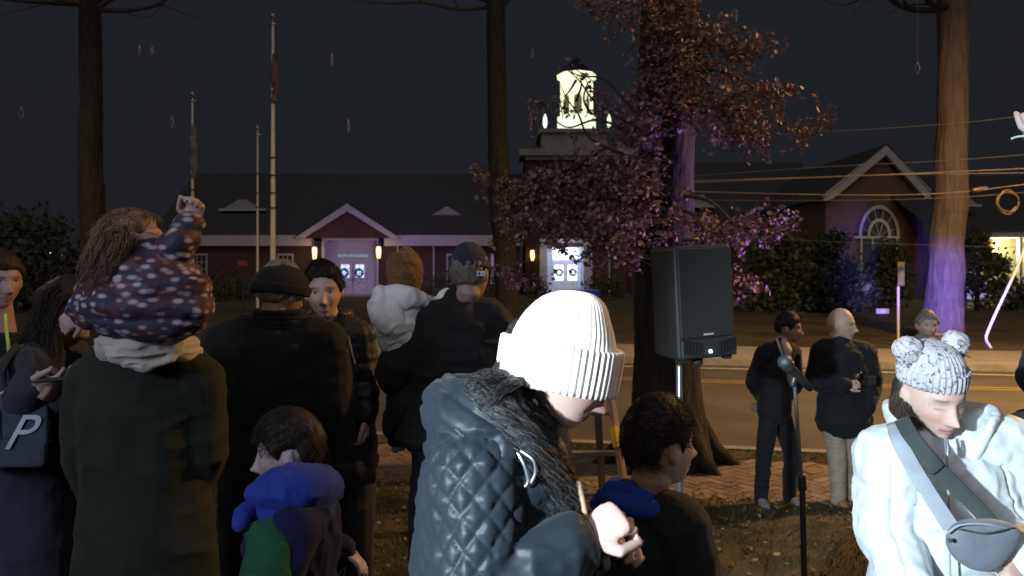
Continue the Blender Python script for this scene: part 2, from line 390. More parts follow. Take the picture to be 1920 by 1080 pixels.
# gable over the door
b = MB(); px_poly(b, [(568, 447), (742, 447), (655, 392)], d, d-.5, d+2.0); b.obj('gable', M['brick'], hall)
b = MB()
px_poly(b, [(558, 447), (574, 447), (655, 397), (655, 383)], d, d-.75, d-.51); px_poly(b, [(655, 383), (655, 397), (736, 447), (753, 447)], d, d-.75, d-.51)
b.obj('bargeboard', M['trim'], hall)
b = MB(); px_poly(b, [(641, 394), (669, 394), (655, 383)], d, d-.80, d-.76); b.obj('vent', M['trim'], hall)
b = MB(); b.add([(X(555, d), d-.8, Z(448, d)), (X(655, d), d-.8, Z(382, d)), (X(655, d), d+4, Z(382, d)), (X(555, d), d+4, Z(448, d)), (X(755, d), d-.8, Z(448, d)), (X(755, d), d+4, Z(448, d))], [(0, 1, 2, 3), (1, 4, 5, 2)]); b.obj('gable_roof', M['roof'], hall)
# door recess
b = MB(); b.box(ax0-.14, ax0, d-.1, d+1.24, G, Z(447, d)); b.box(ax1, ax1+.14, d-.1, d+1.24, G, Z(447, d)); b.box(ax0, ax1, d+1.1, d+1.24, G, Z(448, d)); b.box(ax0, ax1, d-.05, d+1.0, Z(450, d), Z(447, d)); b.obj('door_surround', M['trim_door'], hall)
b = MB(); b.box(X(623, d), X(688, d), d+1.03, d+1.08, Z(484, d), Z(474, d)); so = b.obj('sign_board', mat('sign_board', (.35, .5, .6), .5), hall); so['label'] = 'pale sign board with blurred lettering above the doors'
b = MB()
for i in range(10): b.box(X(627+i*5.8, d), X(630.6+i*5.8, d), d+1.0, d+1.025, Z(481.5, d), Z(476.5, d))
b.obj('lettering', mat('lettering', (.5, .75, .85), .5, emis=(.3, .55, .7), es=.25), so)
for k, (a, c) in enumerate(((629, 655), (657, 683))):
    b = MB(); b.box(X(a, d), X(c, d), d+.98, d+1.05, G+.05, Z(492, d)); dr = b.obj('door', mat('door_paint', (.45, .42, .55), .5), hall)
    g = MB()
    for q in range(2):
        for r_ in range(3):
            gx = a+4.5+q*8.6; g.box(X(gx, d), X(gx+6.8, d), d+.93, d+.97, Z(505+r_*8.6+7-8.6, d), Z(505+r_*8.6-8.6, d))
    g.obj('pane', M['glow_bluewhite'], dr)
    MB().box(X(654.5 if k == 0 else 657.5, d), X(655 if k == 0 else 659, d), d+.9, d+.97, Z(527, d), Z(521, d)).obj('handle', M['black_metal'], dr)
wreath(X(640, d), d+.86, Z(512, d), .24, 'dark green wreath on the left door of the purple-lit hall entrance')
wreath(X(668, d), d+.86, Z(512, d), .24, 'dark green wreath on the right door of the purple-lit hall entrance')
lantern(hall, X(596, d), d-.85, Z(476, d), 1.15); lantern(hall, X(714, d), d-.85, Z(475, d), 1.15)
lamp('lantern_light', 'POINT', (X(596, d), d-1.1, Z(470, d)), (0, 0, 0), 38, (1, .68, .25), shadow_soft_size=.15)
lamp('lantern_light', 'POINT', (X(714, d), d-1.1, Z(470, d)), (0, 0, 0), 38, (1, .68, .25), shadow_soft_size=.15)
for a, c in ((362, 387), (523, 548), (840, 862), (922, 944)): window(hall, X(a, d), X(c, d), Z(530, d), Z(479, d), d-.02)
for p in (812, 745): MB().box(X(p, d), X(p+2.6, d), d-.14, d-.02, G, Z(459, d)).obj('downpipe', M['trim'], hall)
dormer(hall, 440, 368, 392, 42, d, d+1.5); dormer(hall, 834, 384, 406, 36, d, d+1.5)
MB().box(X(608, d)-1, X(706, d)+1, d-1.6, d+1.2, G-.4, G+.05).obj('step', M['concrete'], hall)

# --- church with lit cupola
d = 54.0
ch = empty('church', (X(1070, d), d, G), 'brick church with a brightly lit yellow cupola above its dark tower', 'building')
bx0, bx1 = X(985, d), X(1175, d)
b = MB(); b.box(bx0, X(1026, d), d, d+14, G-.3, Z(300, d)); b.box(X(1094, d), bx1, d, d+14, G-.3, Z(300, d)); b.box(X(1026, d), X(1094, d), d+1.3, d+14, G-.3, Z(300, d)); b.box(X(1026, d), X(1094, d), d, d+1.29, Z(462, d), Z(300, d)); b.obj('wall', M['brick'], ch)
b = MB(); b.box(X(974, d), X(1185, d), d-.6, d+3, Z(293, d), Z(281, d)); b.box(X(985, d), X(1176, d), d-.35, d+3, Z(300, d), Z(293, d)-.003); b.obj('cornice', mat('stone_trim', (.26, .25, .24), .8), ch)
b = MB(); b.add([(X(985, d), d, Z(281, d)), (X(1185, d)+1, d, Z(300, d)), (X(1180, d), d+15, Z(300, d)), (X(985, d), d+15, Z(281, d))], [(0, 1, 2, 3)]); b.obj('roof', M['roof'], ch)
b = MB(); px_poly(b, [(1156, 276), (1184, 296), (1184, 304), (1152, 282)], d, d-.75, d-.61); b.obj('bargeboard', M['trim'], ch)
tw = MB(); tw.box(X(1016, d), X(1142, d), d+1, d+7, Z(281, d)-.2, Z(238, d)); tower = tw.obj('tower', mat('tower_clad', (.24, .235, .22), .8, .12, 1), ch)
tb = MB(); tb.box(X(1010, d), X(1147, d), d+.8, d+7.2, Z(244, d), Z(238, d)+.05); tb.box(X(1012, d), X(1145, d), d+.9, d+7.1, Z(281, d), Z(274, d)); tb.obj('tower_band', mat('tower_band', (.22, .21, .2), .8), tower)
for p in (1022, 1142):
    b = MB(); b.loft([W(p, 238, d+1.2), W(p, 232, d+1.2), W(p, 222, d+1.2), W(p, 214, d+1.2)], [.10, .16, .14, .03], n=8); b.obj('finial', M['cupola_base'] if p == 1142 else M['glow_white'], tower, True)  # finials glow by material to look lit, no lamp inside
# octagonal cupola: eight piers, arches, dome
cx = X(1081, d+4); cy = d+4; r0 = (X(1113, d+4)-X(1049, d+4))/2
def zc(py): return Z(py, d+4-r0)
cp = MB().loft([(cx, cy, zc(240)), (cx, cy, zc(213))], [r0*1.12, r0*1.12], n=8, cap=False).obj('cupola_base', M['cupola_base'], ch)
lt = MB(); n8 = 8
ro = r0*1.0
for k in range(n8):
    a0 = 2*PI*k/n8+PI/8; a1 = a0+2*PI/n8
    p0 = V((cx+ro*math.cos(a0), cy+ro*math.sin(a0), 0)); p1 = V((cx+ro*math.cos(a1), cy+ro*math.sin(a1), 0))
    def pt(t, z): q = p0.lerp(p1, t); return (q.x, q.y, z)
    zb, zt = zc(213), zc(140); za = zc(182); R_ = .24
    Ls = [(0, zb), (.2, zb), (.2, za)]+[(.5-.3*math.cos(t), za+.3*(p1-p0).length*math.sin(t)) for t in np.linspace(0, PI, 9)]+[(.8, za), (.8, zb), (1, zb), (1, zt), (0, zt)]
    vv = [pt(t, z) for t, z in Ls]; lt.add(vv, [list(range(len(vv)))])
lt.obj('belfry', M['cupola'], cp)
b = MB(); b.loft([(cx, cy, zc(213)), (cx, cy, zc(165))], [r0*.72, r0*.72], n=8, cap=False); lv = b.obj('louvre', mat('louvre_dark', (.10, .09, .05), .9, emis=(.5, .5, .2), es=.05), cp)  # slight yellow glow put into the dark louvre colour
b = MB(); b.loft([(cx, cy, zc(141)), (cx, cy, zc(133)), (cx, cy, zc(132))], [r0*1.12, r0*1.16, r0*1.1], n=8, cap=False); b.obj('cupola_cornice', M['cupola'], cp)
b = MB(); b.loft([(cx, cy, zc(132)), (cx, cy, zc(122)), (cx, cy, zc(108)), (cx, cy, zc(98))], [r0*1.0, r0*.8, r0*.35, .08], n=8); b.obj('spire', mat('spire', (.012, .012, .014), .8), cp)
# entrance
ex0, ex1 = X(1028, d), X(1090, d)
b = MB(); b.box(ex0-.15, ex0+.32, d-.1, d+1.25, G, Z(463, d)); b.box(ex1-.1, ex1+.15, d-.1, d+1.25, G, Z(463, d)); b.box(ex0+.32, ex1-.1, d+1.1, d+1.25, G, Z(463, d)); b.obj('door_surround', mat('entry_trim', (.6, .62, .75), .5, emis=(.30, .38, .7), es=.30), ch)  # bluish entrance light put into the trim as emission
MB().box(X(1034, d), X(1085, d), d+.95, d+1.05, Z(486, d), Z(464, d)).obj('transom', M['glow_white'], ch)
for k, (a, c) in enumerate(((1038, 1061), (1063, 1087))):
    dr = MB().box(X(a, d), X(c, d), d+.98, d+1.05, G+.05, Z(489, d)).obj('door', mat('door_white', (.5, .5, .58), .5, emis=(.3, .33, .4), es=.35), ch)  # door leaves carry a weak emission to look lit
    MB().box(X(a+3.5, d), X(c-3, d), d+.92, d+.97, Z(526, d), Z(497, d)).obj('pane', M['glow_white'], dr)
wreath(X(1050, d), d+.85, Z(511, d), .22, 'dark wreath on the left bright glass door below the cupola', 'wreaths on the bright doors')
wreath(X(1076, d), d+.85, Z(511, d), .22, 'dark wreath on the right bright glass door below the cupola', 'wreaths on the bright doors')
b = MB(); b.box(X(1012, d), X(1026, d), d-.2, d-.004, G, Z(455, d)); b.box(X(1094, d), X(1110, d), d-.2, d-.004, G, Z(455, d)); b.box(X(1012, d), X(1110, d), d-.25, d-.004, Z(454.9, d), Z(448, d)); b.obj('pilaster', M['trim_door'], ch)
MB().box(X(1141, d), X(1143.6, d), d-.14, d-.004, G, Z(440, d)).obj('downpipe', M['trim'], ch)
lantern(ch, X(998, d), d-.4, Z(480, d), 1.1)
lamp('entry_light', 'POINT', (X(1059, d), d-.6, Z(475, d)), (0, 0, 0), 60, (.75, .85, 1), shadow_soft_size=.2)

# --- wing between church and right gable, roof line
d = 56.0
wg = empty('church_wing', (X(1330, d), d, G), 'dark low church wing with a small louvred dormer behind the main tree', 'building')
MB().box(X(1176, d), X(1570, d), d, d+8, G-.3, Z(452, d)).obj('wall', M['brick'], wg)
MB().box(X(1180, d), X(1560, d), d-.4, d+.1, Z(452, d), Z(441, d)).obj('fascia', M['trim'], wg)
b = MB(); b.add([(X(1176, d), d-.5, Z(440, d)), (X(1570, d), d-.5, Z(440, d)), (X(1570, d), d+7, Z(280, d)), (X(1176, d), d+7, Z(280, d)), (X(1176, d), d+14, Z(440, d)), (X(1570, d), d+14, Z(440, d))], [(0, 1, 2, 3), (3, 2, 5, 4), (0, 3, 4), (1, 5, 2)]); b.obj('roof', M['roof'], wg)
dormer(wg, 1325, 358, 386, 24, d, d+1.5)

# --- right chapel gable
d = 44.0
cpel = empty('chapel', (X(1640, d), d, G), 'brick chapel gable with pale bargeboards and a tall arched window', 'building')
MB().prism([(X(1548, d), G-.3), (X(1732, d), G-.3), (X(1732, d), Z(374, d)), (X(1645, d), Z(289, d)), (X(1548, d), Z(376, d))], d, d+12).obj('wall', brick_mat('brick_chapel', (.14, .080, .055), (.11, .062, .045), (.13, .10, .085), 4, rot=(PI/2, 0, 0)), cpel)
b = MB(); px_poly(b, [(1538, 378), (1541, 366), (1655, 274), (1655, 292), (1556, 374)], d, d-.45, d-.1); px_poly(b, [(1655, 274), (1738, 357), (1736, 374), (1729, 374), (1655, 292)], d, d-.45, d-.1); b.obj('bargeboard', M['trim'], cpel)
b = MB(); b.add([(X(1536, d), d-.5, Z(374, d)), (X(1655, d), d-.5, Z(272, d)), (X(1655, d), d+13, Z(272, d)), (X(1536, d), d+13, Z(374, d)), (X(1741, d), d-.5, Z(366, d)), (X(1741, d), d+13, Z(366, d))], [(0, 1, 2, 3), (1, 4, 5, 2)]); b.obj('roof', M['roof'], cpel)
wx0, wx1, wz0, wzs = X(1612, d), X(1682, d), Z(560, d), Z(443, d); wc = (wx0+wx1)/2; wr = (wx1-wx0)/2; zr = Z(389, d)-wzs
arc = [(wc+wr*math.cos(t), wzs+zr*math.sin(t)) for t in np.linspace(0, PI, 17)]
gw = MB().prism([(wx0, wz0), (wx1, wz0)]+arc, d-.04, d-.006).obj('window', mat('chapel_glass', (.05, .05, .07), .3, spec=.5), cpel)
b = MB()
def arch_band(b, r0, r1, z0, k=1, y0=d-.12, y1=d-.05, cx=wc):
    ts = np.linspace(0, PI, 19)
    for t0, t1 in zip(ts, ts[1:]):
        b.prism([(cx+r0*math.cos(t0), z0+k*r0*math.sin(t0)), (cx+r1*math.cos(t0), z0+k*r1*math.sin(t0)), (cx+r1*math.cos(t1), z0+k*r1*math.sin(t1)), (cx+r0*math.cos(t1), z0+k*r0*math.sin(t1))], y0, y1)
kz = zr/wr
arch_band(b, wr*.95, wr*1.08, wzs, kz); arch_band(b, wr*.50, wr*.62, wzs, kz)
b.box(wx0-.35, wx1+.1, d-.13, d-.045, wzs-.13, wzs-.003)
for p in (wx0, wx0+.62*wr, wx1-.62*wr-.1, wx1-.1): b.box(p, p+.1, d-.115, d-.05, wz0, wzs-.135)
for t in np.linspace(.3, PI-.3, 6): b.prism([(wc+wr*.62*math.cos(t)-.02, wzs+kz*wr*.62*math.sin(t)), (wc+wr*.62*math.cos(t)+.02, wzs+kz*wr*.62*math.sin(t)), (wc+wr*.95*math.cos(t)+.02, wzs+kz*wr*.95*math.sin(t)), (wc+wr*.95*math.cos(t)-.02, wzs+kz*wr*.95*math.sin(t))], d-.10, d-.05)
for t in np.linspace(.4, PI-.4, 4): b.prism([(wc-.02, wzs), (wc+.02, wzs), (wc+wr*.5*math.cos(t)+.02, wzs+kz*wr*.5*math.sin(t)), (wc+wr*.5*math.cos(t)-.02, wzs+kz*wr*.5*math.sin(t))], d-.10, d-.05)
b.obj('frame', M['trim'], gw)

# --- annex on the far right with lit porch
d = 40.0
an_ = empty('porch_building', (X(1900, d), d, G), 'building at the right edge with a white porch and a bright wall lantern', 'building')
MB().box(X(1846, d), X(2150, d), d+1.5, d+9, G-.3, Z(437, d)).obj('wall', mat('cream_wall', (.42, .38, .25), .7, .1), an_)
MB().box(X(1845, d), X(2150, d), d-.6, d+1.4, Z(446, d), Z(436, d)).obj('fascia', M['trim'], an_)
b = MB(); b.add([(X(1740, d), d-.7, Z(435, d)), (X(2150, d), d-.7, Z(435, d)), (X(2150, d), d+7, Z(300, d)), (X(1740, d), d+7, Z(300, d))], [(0, 1, 2, 3)]); b.obj('roof', M['roof'], an_)
dormer(an_, 1824, 358, 385, 30, d, d+.9)
for p in (1905, 1918): MB().box(X(p, d), X(p+4, d), d-.3, d-.05, G, Z(446, d)-.003).obj('column', M['trim'], an_)
lantern(an_, X(1886, d), d+.9, Z(464, d), 1.2)
lamp('porch_light', 'POINT', (X(1886, d), d+.4, Z(462, d)), (0, 0, 0), 330, (1, .9, .5), shadow_soft_size=.2)

# ------------------------------------------------------------------ trees
M['oak_leaf'] = leaf_mat('oak_leaf', [(.13, .07, .06), (.20, .11, .09), (.28, .16, .13), (.17, .09, .085), (.42, .30, .25)], .65)
M['ever_leaf'] = leaf_mat('ever_leaf', [(.04, .05, .03), (.065, .08, .045), (.05, .06, .035)], .6)
M['bark_pale'] = mat('bark_pale', (.125, .10, .085), .95, .25, 5, .03, 16, stretch=(4, 4, .3))
def trunk_mesh(path, rad, n=40, ridge=.05, seed=1, name='trunk', m='bark', steps=8):
    P = smooth_path(path, steps); R = np.interp(np.linspace(0, 1, len(P)), np.linspace(0, 1, len(rad)), rad)
    b = MB(); b.loft(P, [float(r) for r in R], n=n, cap=False); me = b.mesh(name, M[m])
    a = co_of(me); no = no_of(me)
    nn = vnoise(a*[1, 1, .12], 16, seed)*.6+vnoise(a*[1, 1, .3], 40, seed+1)*.4+vnoise(a*[1, 1, .5], 2.5, seed+2)*1.2
    set_co(me, a+no*(nn*ridge)[:, None]); return me
def tree_base(name, x, y, label, group=None): return empty(name, (x, y, zg(x, y)), label, 'tree', group)

# main oak by the brick pavement
d = 8.0; tx = X(1248, d)
oak = tree_base('oak_tree', tx, d, 'large oak with rust brown dry leaves rising behind the loudspeaker')
tm = trunk_mesh([(X(1252, d), d, -.55), (X(1252, d), d, -.3), (X(1250, d), d, .1), (X(1247, d), d, .9), (X(1246, d), d, 2.2), (X(1252, d), d, 3.4), (X(1256, d), d, 5.2)], [.56, .46, .375, .33, .31, .305, .29], 90, .022, 2, steps=22)
link('trunk', tm, oak)
rt = MB()
for k, aa in enumerate((-.15, .9, 2.0, 3.2, 4.1, 5.3)):
    ex, ey = tx+math.cos(aa)*.78, d+math.sin(aa)*.6
    rt.loft([(tx+math.cos(aa)*.28, d+math.sin(aa)*.28, .12), (tx+math.cos(aa)*.5, d+math.sin(aa)*.45, -.25), (ex, ey, zg(ex, ey)-.03)], [.13, .11, .05], n=10)
rm = rt.mesh('root', M['bark']); a = co_of(rm); set_co(rm, a+no_of(rm)*(vnoise(a, 12, 5)*.015)[:, None]); link('root', rm, oak)
CL = [ # px, py, rx, ry, depth, count
 (1170, 15, 60, 35, 7.4, 260), (1250, 50, 75, 65, 7.3, 650), (1330, 95, 55, 60, 7.4, 420), (1265, 150, 75, 60, 7.2, 620), (1400, 105, 38, 30, 7.5, 120), (1424, 88, 14, 30, 7.5, 55),
 (1350, 190, 85, 60, 7.3, 700), (1440, 185, 50, 38, 7.5, 230), (1395, 250, 65, 32, 7.4, 330), (1478, 170, 26, 12, 7.6, 40), (1500, 238, 42, 12, 7.6, 90), (1535, 232, 12, 8, 7.6, 20), (1190, 225, 60, 45, 7.2, 300),
 (1225, 250, 50, 35, 7.2, 200), (1060, 320, 70, 38, 7.0, 330), (1000, 352, 60, 34, 7.0, 260), (925, 350, 38, 14, 7.0, 60), (897, 333, 10, 8, 7.0, 18), (1120, 375, 110, 55, 7.0, 900), (1015, 425, 75, 40, 7.0, 400),
 (955, 400, 32, 60, 7.0, 170), (1150, 440, 80, 50, 6.9, 560), (1215, 395, 60, 70, 7.0, 300), (1262, 420, 40, 34, 7.3, 90), (1175, 330, 70, 50, 7.0, 380), (1100, 478, 70, 16, 6.9, 110), (972, 505, 25, 35, 6.9, 80), (1200, 480, 40, 25, 7.0, 90),
 (1385, 430, 72, 34, 7.3, 420), (1440, 415, 28, 22, 7.4, 90), (1385, 515, 28, 28, 7.3, 80), (1395, 548, 18, 8, 7.3, 20), (1330, 455, 45, 20, 7.2, 120), (1080, 215, 70, 26, 7.0, 50), (1010, 190, 30, 26, 7.0, 22), (1110, 160, 24, 30, 7.0, 26)]
P = []; br = MB(); rg = np.random.default_rng(4)
for px, py, rx, ry, dd, n in CL:
    c = W(px, py, dd); kx = rx/F*dd; kz_ = ry/F*dd
    src = V((X(1250, 8), 7.9, c.z+.35+.1*kx)) if px > 1100 or py > 300 else V((X(1240, 8), 7.9, c.z+.2))
    src.z = min(src.z, 5.0)
    mid = src.lerp(c, .55)+V((0, -.1, .12))
    if abs(px-1250) > 60 and n > 100: br.loft(smooth_path([src, mid, c, c+(c-mid)*.25], 4), [.026-.0019*i for i in range(13)], n=5, cap=False)
    # sprigs: leaves gathered along small twigs, which leaves gaps
    ns = max(3, n//13)
    for s in range(ns):
        o = rg.normal(size=3)*.5; o = o/max(1, np.linalg.norm(o)/.95)
        q0 = np.array(c)+o*[kx, max(.25, kx*.45), kz_]; dr = rg.normal(size=3)*[1, .7, .5]; dr /= np.linalg.norm(dr); ln = rg.uniform(.12, .30)
        q1 = q0+dr*ln; br.loft([tuple(q0-dr*.12), tuple(q0), tuple(q1)], [.006, .005, .003], n=3, cap=False)
        for t in rg.uniform(0, 1.1, 17): P.append(q0+(q1-q0)*t+rg.normal(size=3)*.03)
P = np.array(P); v, f = leafquads(P, .058, 8, .35); link('crown', mesh_of('crown', v, f, M['oak_leaf']), oak)
# bare branches across the cupola
for a in ([(1190, 235), (1120, 195), (1085, 150), (1048, 118)], [(1190, 210), (1135, 150), (1090, 143), (1060, 130)], [(1195, 250), (1120, 225), (1060, 238), (1010, 190)], [(1200, 300), (1110, 262), (1085, 215), (1063, 185), (1052, 160)], [(1080, 190), (1090, 160), (1086, 142)], [(1080, 150), (1068, 170), (1056, 182)], [(1110, 215), (1095, 190), (1098, 165), (1105, 150)]):
    br.loft(smooth_path([W(px, py, 7.1) for px, py in a], 5), [.016-.013*i/(5*(len(a)-1)) for i in range(5*(len(a)-1)+1)], n=5, cap=False)
br.obj('branch', M['twig'], oak, True)

# street trees
def plain_tree(px, d, w_px, pyb, label, m='bark_pale', seed=3, tilt=0, crown=False, ridge=.03, h=None):
    x = X(px, d); r = w_px/2/F*d; t = tree_base('oak_tree', x, d, label)
    zb = zg(x, d); h = h or Z(-60, d)
    path = [(x-tilt*.6, d, zb-.3), (x-tilt*.3, d, zb+.6), (x, d, zb+2), (x+tilt*.7, d, zb+(h-zb)*.5), (x+tilt, d, h)]
    link('trunk', trunk_mesh(path, [r*1.5, r*1.12, r, r*.9, r*.75], 64, ridge, seed, m=m, steps=18), t)
    b = MB(); rg = random.Random(seed)
    for k in range(7):
        z = zb+(h-zb)*rg.uniform(.86, .99); s = rg.choice((-1, 1)); L = rg.uniform(2, 5)
        pts = [V((x+tilt*.8, d, z))]
        for j in range(4): pts.append(pts[-1]+V((s*L*.28, rg.uniform(-.5, .5), rg.uniform(-.1, .7))))
        b.loft(smooth_path(pts, 3), [r*.22*(1-i/13.5) for i in range(13)], n=6, cap=False)
        for j in range(3):
            q = pts[1+j]; b.loft(smooth_path([q, q+V((s*.8, rg.uniform(-.4, .4), rg.uniform(-.3, .8))), q+V((s*1.6, rg.uniform(-.4, .4), rg.uniform(-.6, 1.2)))], 3), [r*.06*(1-i/7.5) for i in range(7)], n=4, cap=False)
    b.obj('branch', M['twig'] if m == 'bark' else M['bark'], t, True)
    return t
plain_tree(1772, 21.0, 62, 630, 'tall oak trunk by the street, lit orange above and blue below', seed=4, tilt=.25, ridge=.04)
plain_tree(948, 21.5, 42, 640, 'slim dark trunk with a violet-lit foot left of the brown leaves', m='bark', seed=5, tilt=-.3)
plain_tree(176, 20.0, 46, 640, 'dim tall trunk near the left edge behind the patterned coat', m='bark', seed=6, tilt=-.1)

def bushy(name, px, py0, py1, hw, d, label, n=2600, seed=1, size=.22, cat='tree', group=None, m='ever_leaf'):
    x = X(px, d); z0 = zg(x, d); t = empty(name, (x, d, z0), label, cat, group)
    zt, zb = Z(py0, d), Z(py1, d); W_ = hw/F*d; rg = np.random.default_rng(seed)
    MB().loft([(x, d, z0-.2), (x, d, z0+(zt-z0)*.7)], [W_*.10+.04, .04], n=8).obj('trunk', M['bark'], t, True)
    C = []
    for k in range(46):
        u = rg.random(); a = rg.uniform(0, 2*PI); rr = W_*(.35+.75*math.sin(PI*min(1, u*.85+.12)))*rg.uniform(.3, 1); C.append((x+rr*math.cos(a), d+rr*math.sin(a)*.8, zb+(zt-zb)*u))
    C = np.array(C); i = rg.integers(0, len(C), n); P = C[i]+rg.normal(size=(n, 3))*W_*.19
    P[:, 2] = np.maximum(P[:, 2], z0+.05)
    v, f = leafquads(P, size, seed, .2); link('crown', mesh_of('crown', v, f, M[m]), t); return t
bushy('evergreen_tree', 1455, 440, 590, 70, 33, 'dark bushy evergreen left of the chapel gable', 3800, 1)
bushy('evergreen_tree', 1560, 440, 580, 42, 32, 'dark evergreen standing against the left side of the chapel', 2600, 2)
bushy('evergreen_tree', 1665, 462, 570, 48, 36, 'round dark evergreen in front of the arched window', 2600, 3)
bushy('evergreen_tree', 1832, 440, 545, 42, 33, 'round dark tree between the blue-lit trunk and the lit porch', 3200, 4)
bushy('evergreen_tree', 40, 430, 570, 120, 34, 'broad dark evergreen at the far left', 4200, 6, .28)
bushy('shrub', 170, 500, 572, 90, 38, 'low dark hedge shrub behind the woman in navy', 2600, 7, .2, 'shrub')
bushy('shrub', 430, 525, 575, 60, 44, 'low shrub under the hall window left of the flagpoles', 1300, 8, .2, 'shrub')
bushy('shrub', 860, 520, 570, 70, 44, 'low shrub along the hall right of its doorway', 1500, 9, .2, 'shrub')
bushy('shrub', 1005, 525, 570, 22, 46, 'small shrub left of the bright church doors', 700, 10, .2, 'shrub')
bushy('shrub', 1135, 520, 575, 45, 46, 'dark shrub right of the bright church doors', 1200, 11, .2, 'shrub')
bushy('shrub', 1900, 530, 580, 60, 34, 'dark shrub below the lit porch', 1500, 12, .2, 'shrub')
bushy('shrub', 1590, 548, 585, 60, 34, 'low shrub bed at the foot of the chapel', 1500, 13, .2, 'shrub')

# ------------------------------------------------------------------ flagpoles, signs, cables
def flagpole(px, pyt, wt, wb, pyb, d, label, flag=None, bands=()):
    x = X(px, d); z0 = zg(x, d); fp = empty('flagpole', (x, d, z0), label, 'flagpole', 'flagpoles in front of the hall')
    z1 = Z(pyt+8, d); MB().loft([(x, d, z0-.1), (x, d, z0+(z1-z0)*.5), (x, d, z1)], [wb/2/F*d, (wb*.45+wt*.55)/2/F*d, wt/2/F*d], n=12).obj('pole', M['pole'], fp, True)
    b = MB(); b.loft([(x, d, z1+.02), (x, d, z1+.12)], [.03, .03], n=8); b.ball((x, d, z1+.2), wt*.8/F*d+.03); b.box(x-.12, x+.12, d-.04, d+.04, z1-.06, z1+.0); b.obj('finial', M['steel'], fp, True)
    for q in bands: MB().loft([(x, d, Z(q+1, d)), (x, d, Z(q-1, d))], [wb*.60/F*d, wb*.60/F*d], n=10, cap=False).obj('clamp', M['band'], fp, True)
    tube('halyard', [(x+wb*.6/F*d, d-.05, z1), (x+wb*.75/F*d, d-.06, z0+1.2)], .006, M['twig'], fp, 4, 3)
    if flag:
        q0, q1, off, col = flag; b = MB(); P = [W(px+off+random.uniform(-1.5, 1.5), q0+(q1-q0)*i/8, d-.05) for i in range(9)]
        b.loft(smooth_path(P, 2), [(.05+.05*math.sin(i*1.3)**2+.04*math.sin(PI*i/17), .06) for i in range(17)], n=10)
        me = b.mesh('flag', mat('flag', col, .8, .5, 3)); a = co_of(me); set_co(me, a+no_of(me)*(vnoise(a, 5, 4)*.04)[:, None]); link('flag', me, fp)
flagpole(361, 180, 4, 8, 478, 24, 'flagpole on the left with a grey flag wrapped round its middle', (236, 330, 2, (.16, .15, .17)), (294, 356))
flagpole(483, 243, 2.5, 6, 575, 24, 'shortest and thinnest flagpole beside the tall one', None, (325, 362, 388))
flagpole(512, 35, 5, 13, 575, 22, 'tallest thickest flagpole with a furled reddish flag near its top', (100, 190, 3, (.10, .06, .065)), (296, 329, 362, 390))
def post_sign(px, y0, y1, pw, d, label, plate, mp, m_post='steel'):
    x = X(px, d); z0 = zg(x, d); s = empty('signpost', (x, d, z0), label, 'signpost')
    r = pw/2/F*d; MB().loft([(x, d, z0-.1), (x, d, Z(y0, d))], [r, r], n=8).obj('post', M[m_post], s, True)
    b = MB(); b.box(X(plate[0], d), X(plate[1], d), d-r-.03, d-r-.008, Z(plate[3], d), Z(plate[2], d)); o = b.obj('sign_plate', mp, s)
    md = o.modifiers.new('b', 'BEVEL'); md.width = .01
    return s
post_sign(1684, 535, 625, 5, 19.5, 'street sign on a blue-lit post with its narrow olive plate edge-on', (1681, 1694, 491, 536), mat('plate_olive', (.16, .16, .08), .6), 'pole')
post_sign(456, 500, 580, 4, 30, 'thin dark post with a small reddish sign left of the flagpoles', (448, 464, 489, 498), mat('plate_red', (.25, .06, .06), .6), 'band')
# notice board, low lit sign, urn added for a blue-lit shrub base
d = 34
nb = empty('notice_board', (X(1831, d), d, zg(X(1831, d), d)), 'upright white notice board glowing pale blue under the dark round tree', 'notice board')
MB().box(X(1812, d), X(1850, d), d, d+.15, Z(560, d), Z(517, d)).obj('panel', mat('panel', (.75, .75, .8), .5, .04, emis=(.45, .50, 1.0), es=.55), nb)  # bluish light on the board put in as emission
b = MB(); b.box(X(1809, d), X(1811.5, d), d-.05, d+.2, Z(575, d), Z(514, d)); b.box(X(1850.5, d), X(1853, d), d-.05, d+.2, Z(575, d), Z(514, d)); b.box(X(1808, d), X(1890, d), d-.3, d+.3, Z(566, d), Z(562, d)); b.obj('frame', M['concrete'], nb)
d = 30
ls = empty('ground_sign', (X(1655, d), d, zg(X(1655, d), d)), 'small low pale sign lying near the ground before the chapel', 'sign')
b = MB(); b.box(X(1644, d), X(1667, d), d, d+.08, Z(588, d), Z(579, d)); o = b.obj('sign_plate', mat('sign_pale', (.75, .7, .85), .5, emis=(.5, .4, .9), es=.25), ls)  # violet light on the plate put in as weak emission
b = MB(); b.box(X(1650, d), X(1651.5, d), d+.02, d+.06, Z(605, d), Z(588, d)); b.box(X(1660, d), X(1661.5, d), d+.02, d+.06, Z(605, d), Z(588, d)); b.obj('leg', M['steel'], ls)
d = 36
pl = empty('urn_stand_in', (X(1622, d), d, zg(X(1622, d), d)), 'stone urn added as stand-in for the blue-lit shrub base below the chapel window', 'urn_stand_in')  # added urn and plinth stand in for blue light on a shrub base
b = MB(); b.loft([(X(1622, d), d, Z(573, d)), (X(1622, d), d, Z(556, d)), (X(1622, d), d, Z(540, d))], [.22, .2, .42], n=14); b.obj('urn', mat('stone_pale', (.6, .6, .62), .8), pl, True)
MB().box(X(1608, d), X(1700, d), d+.5, d+.8, Z(572, d), Z(553, d)).obj('plinth', mat('plinth', (.3, .3, .34), .8), pl)
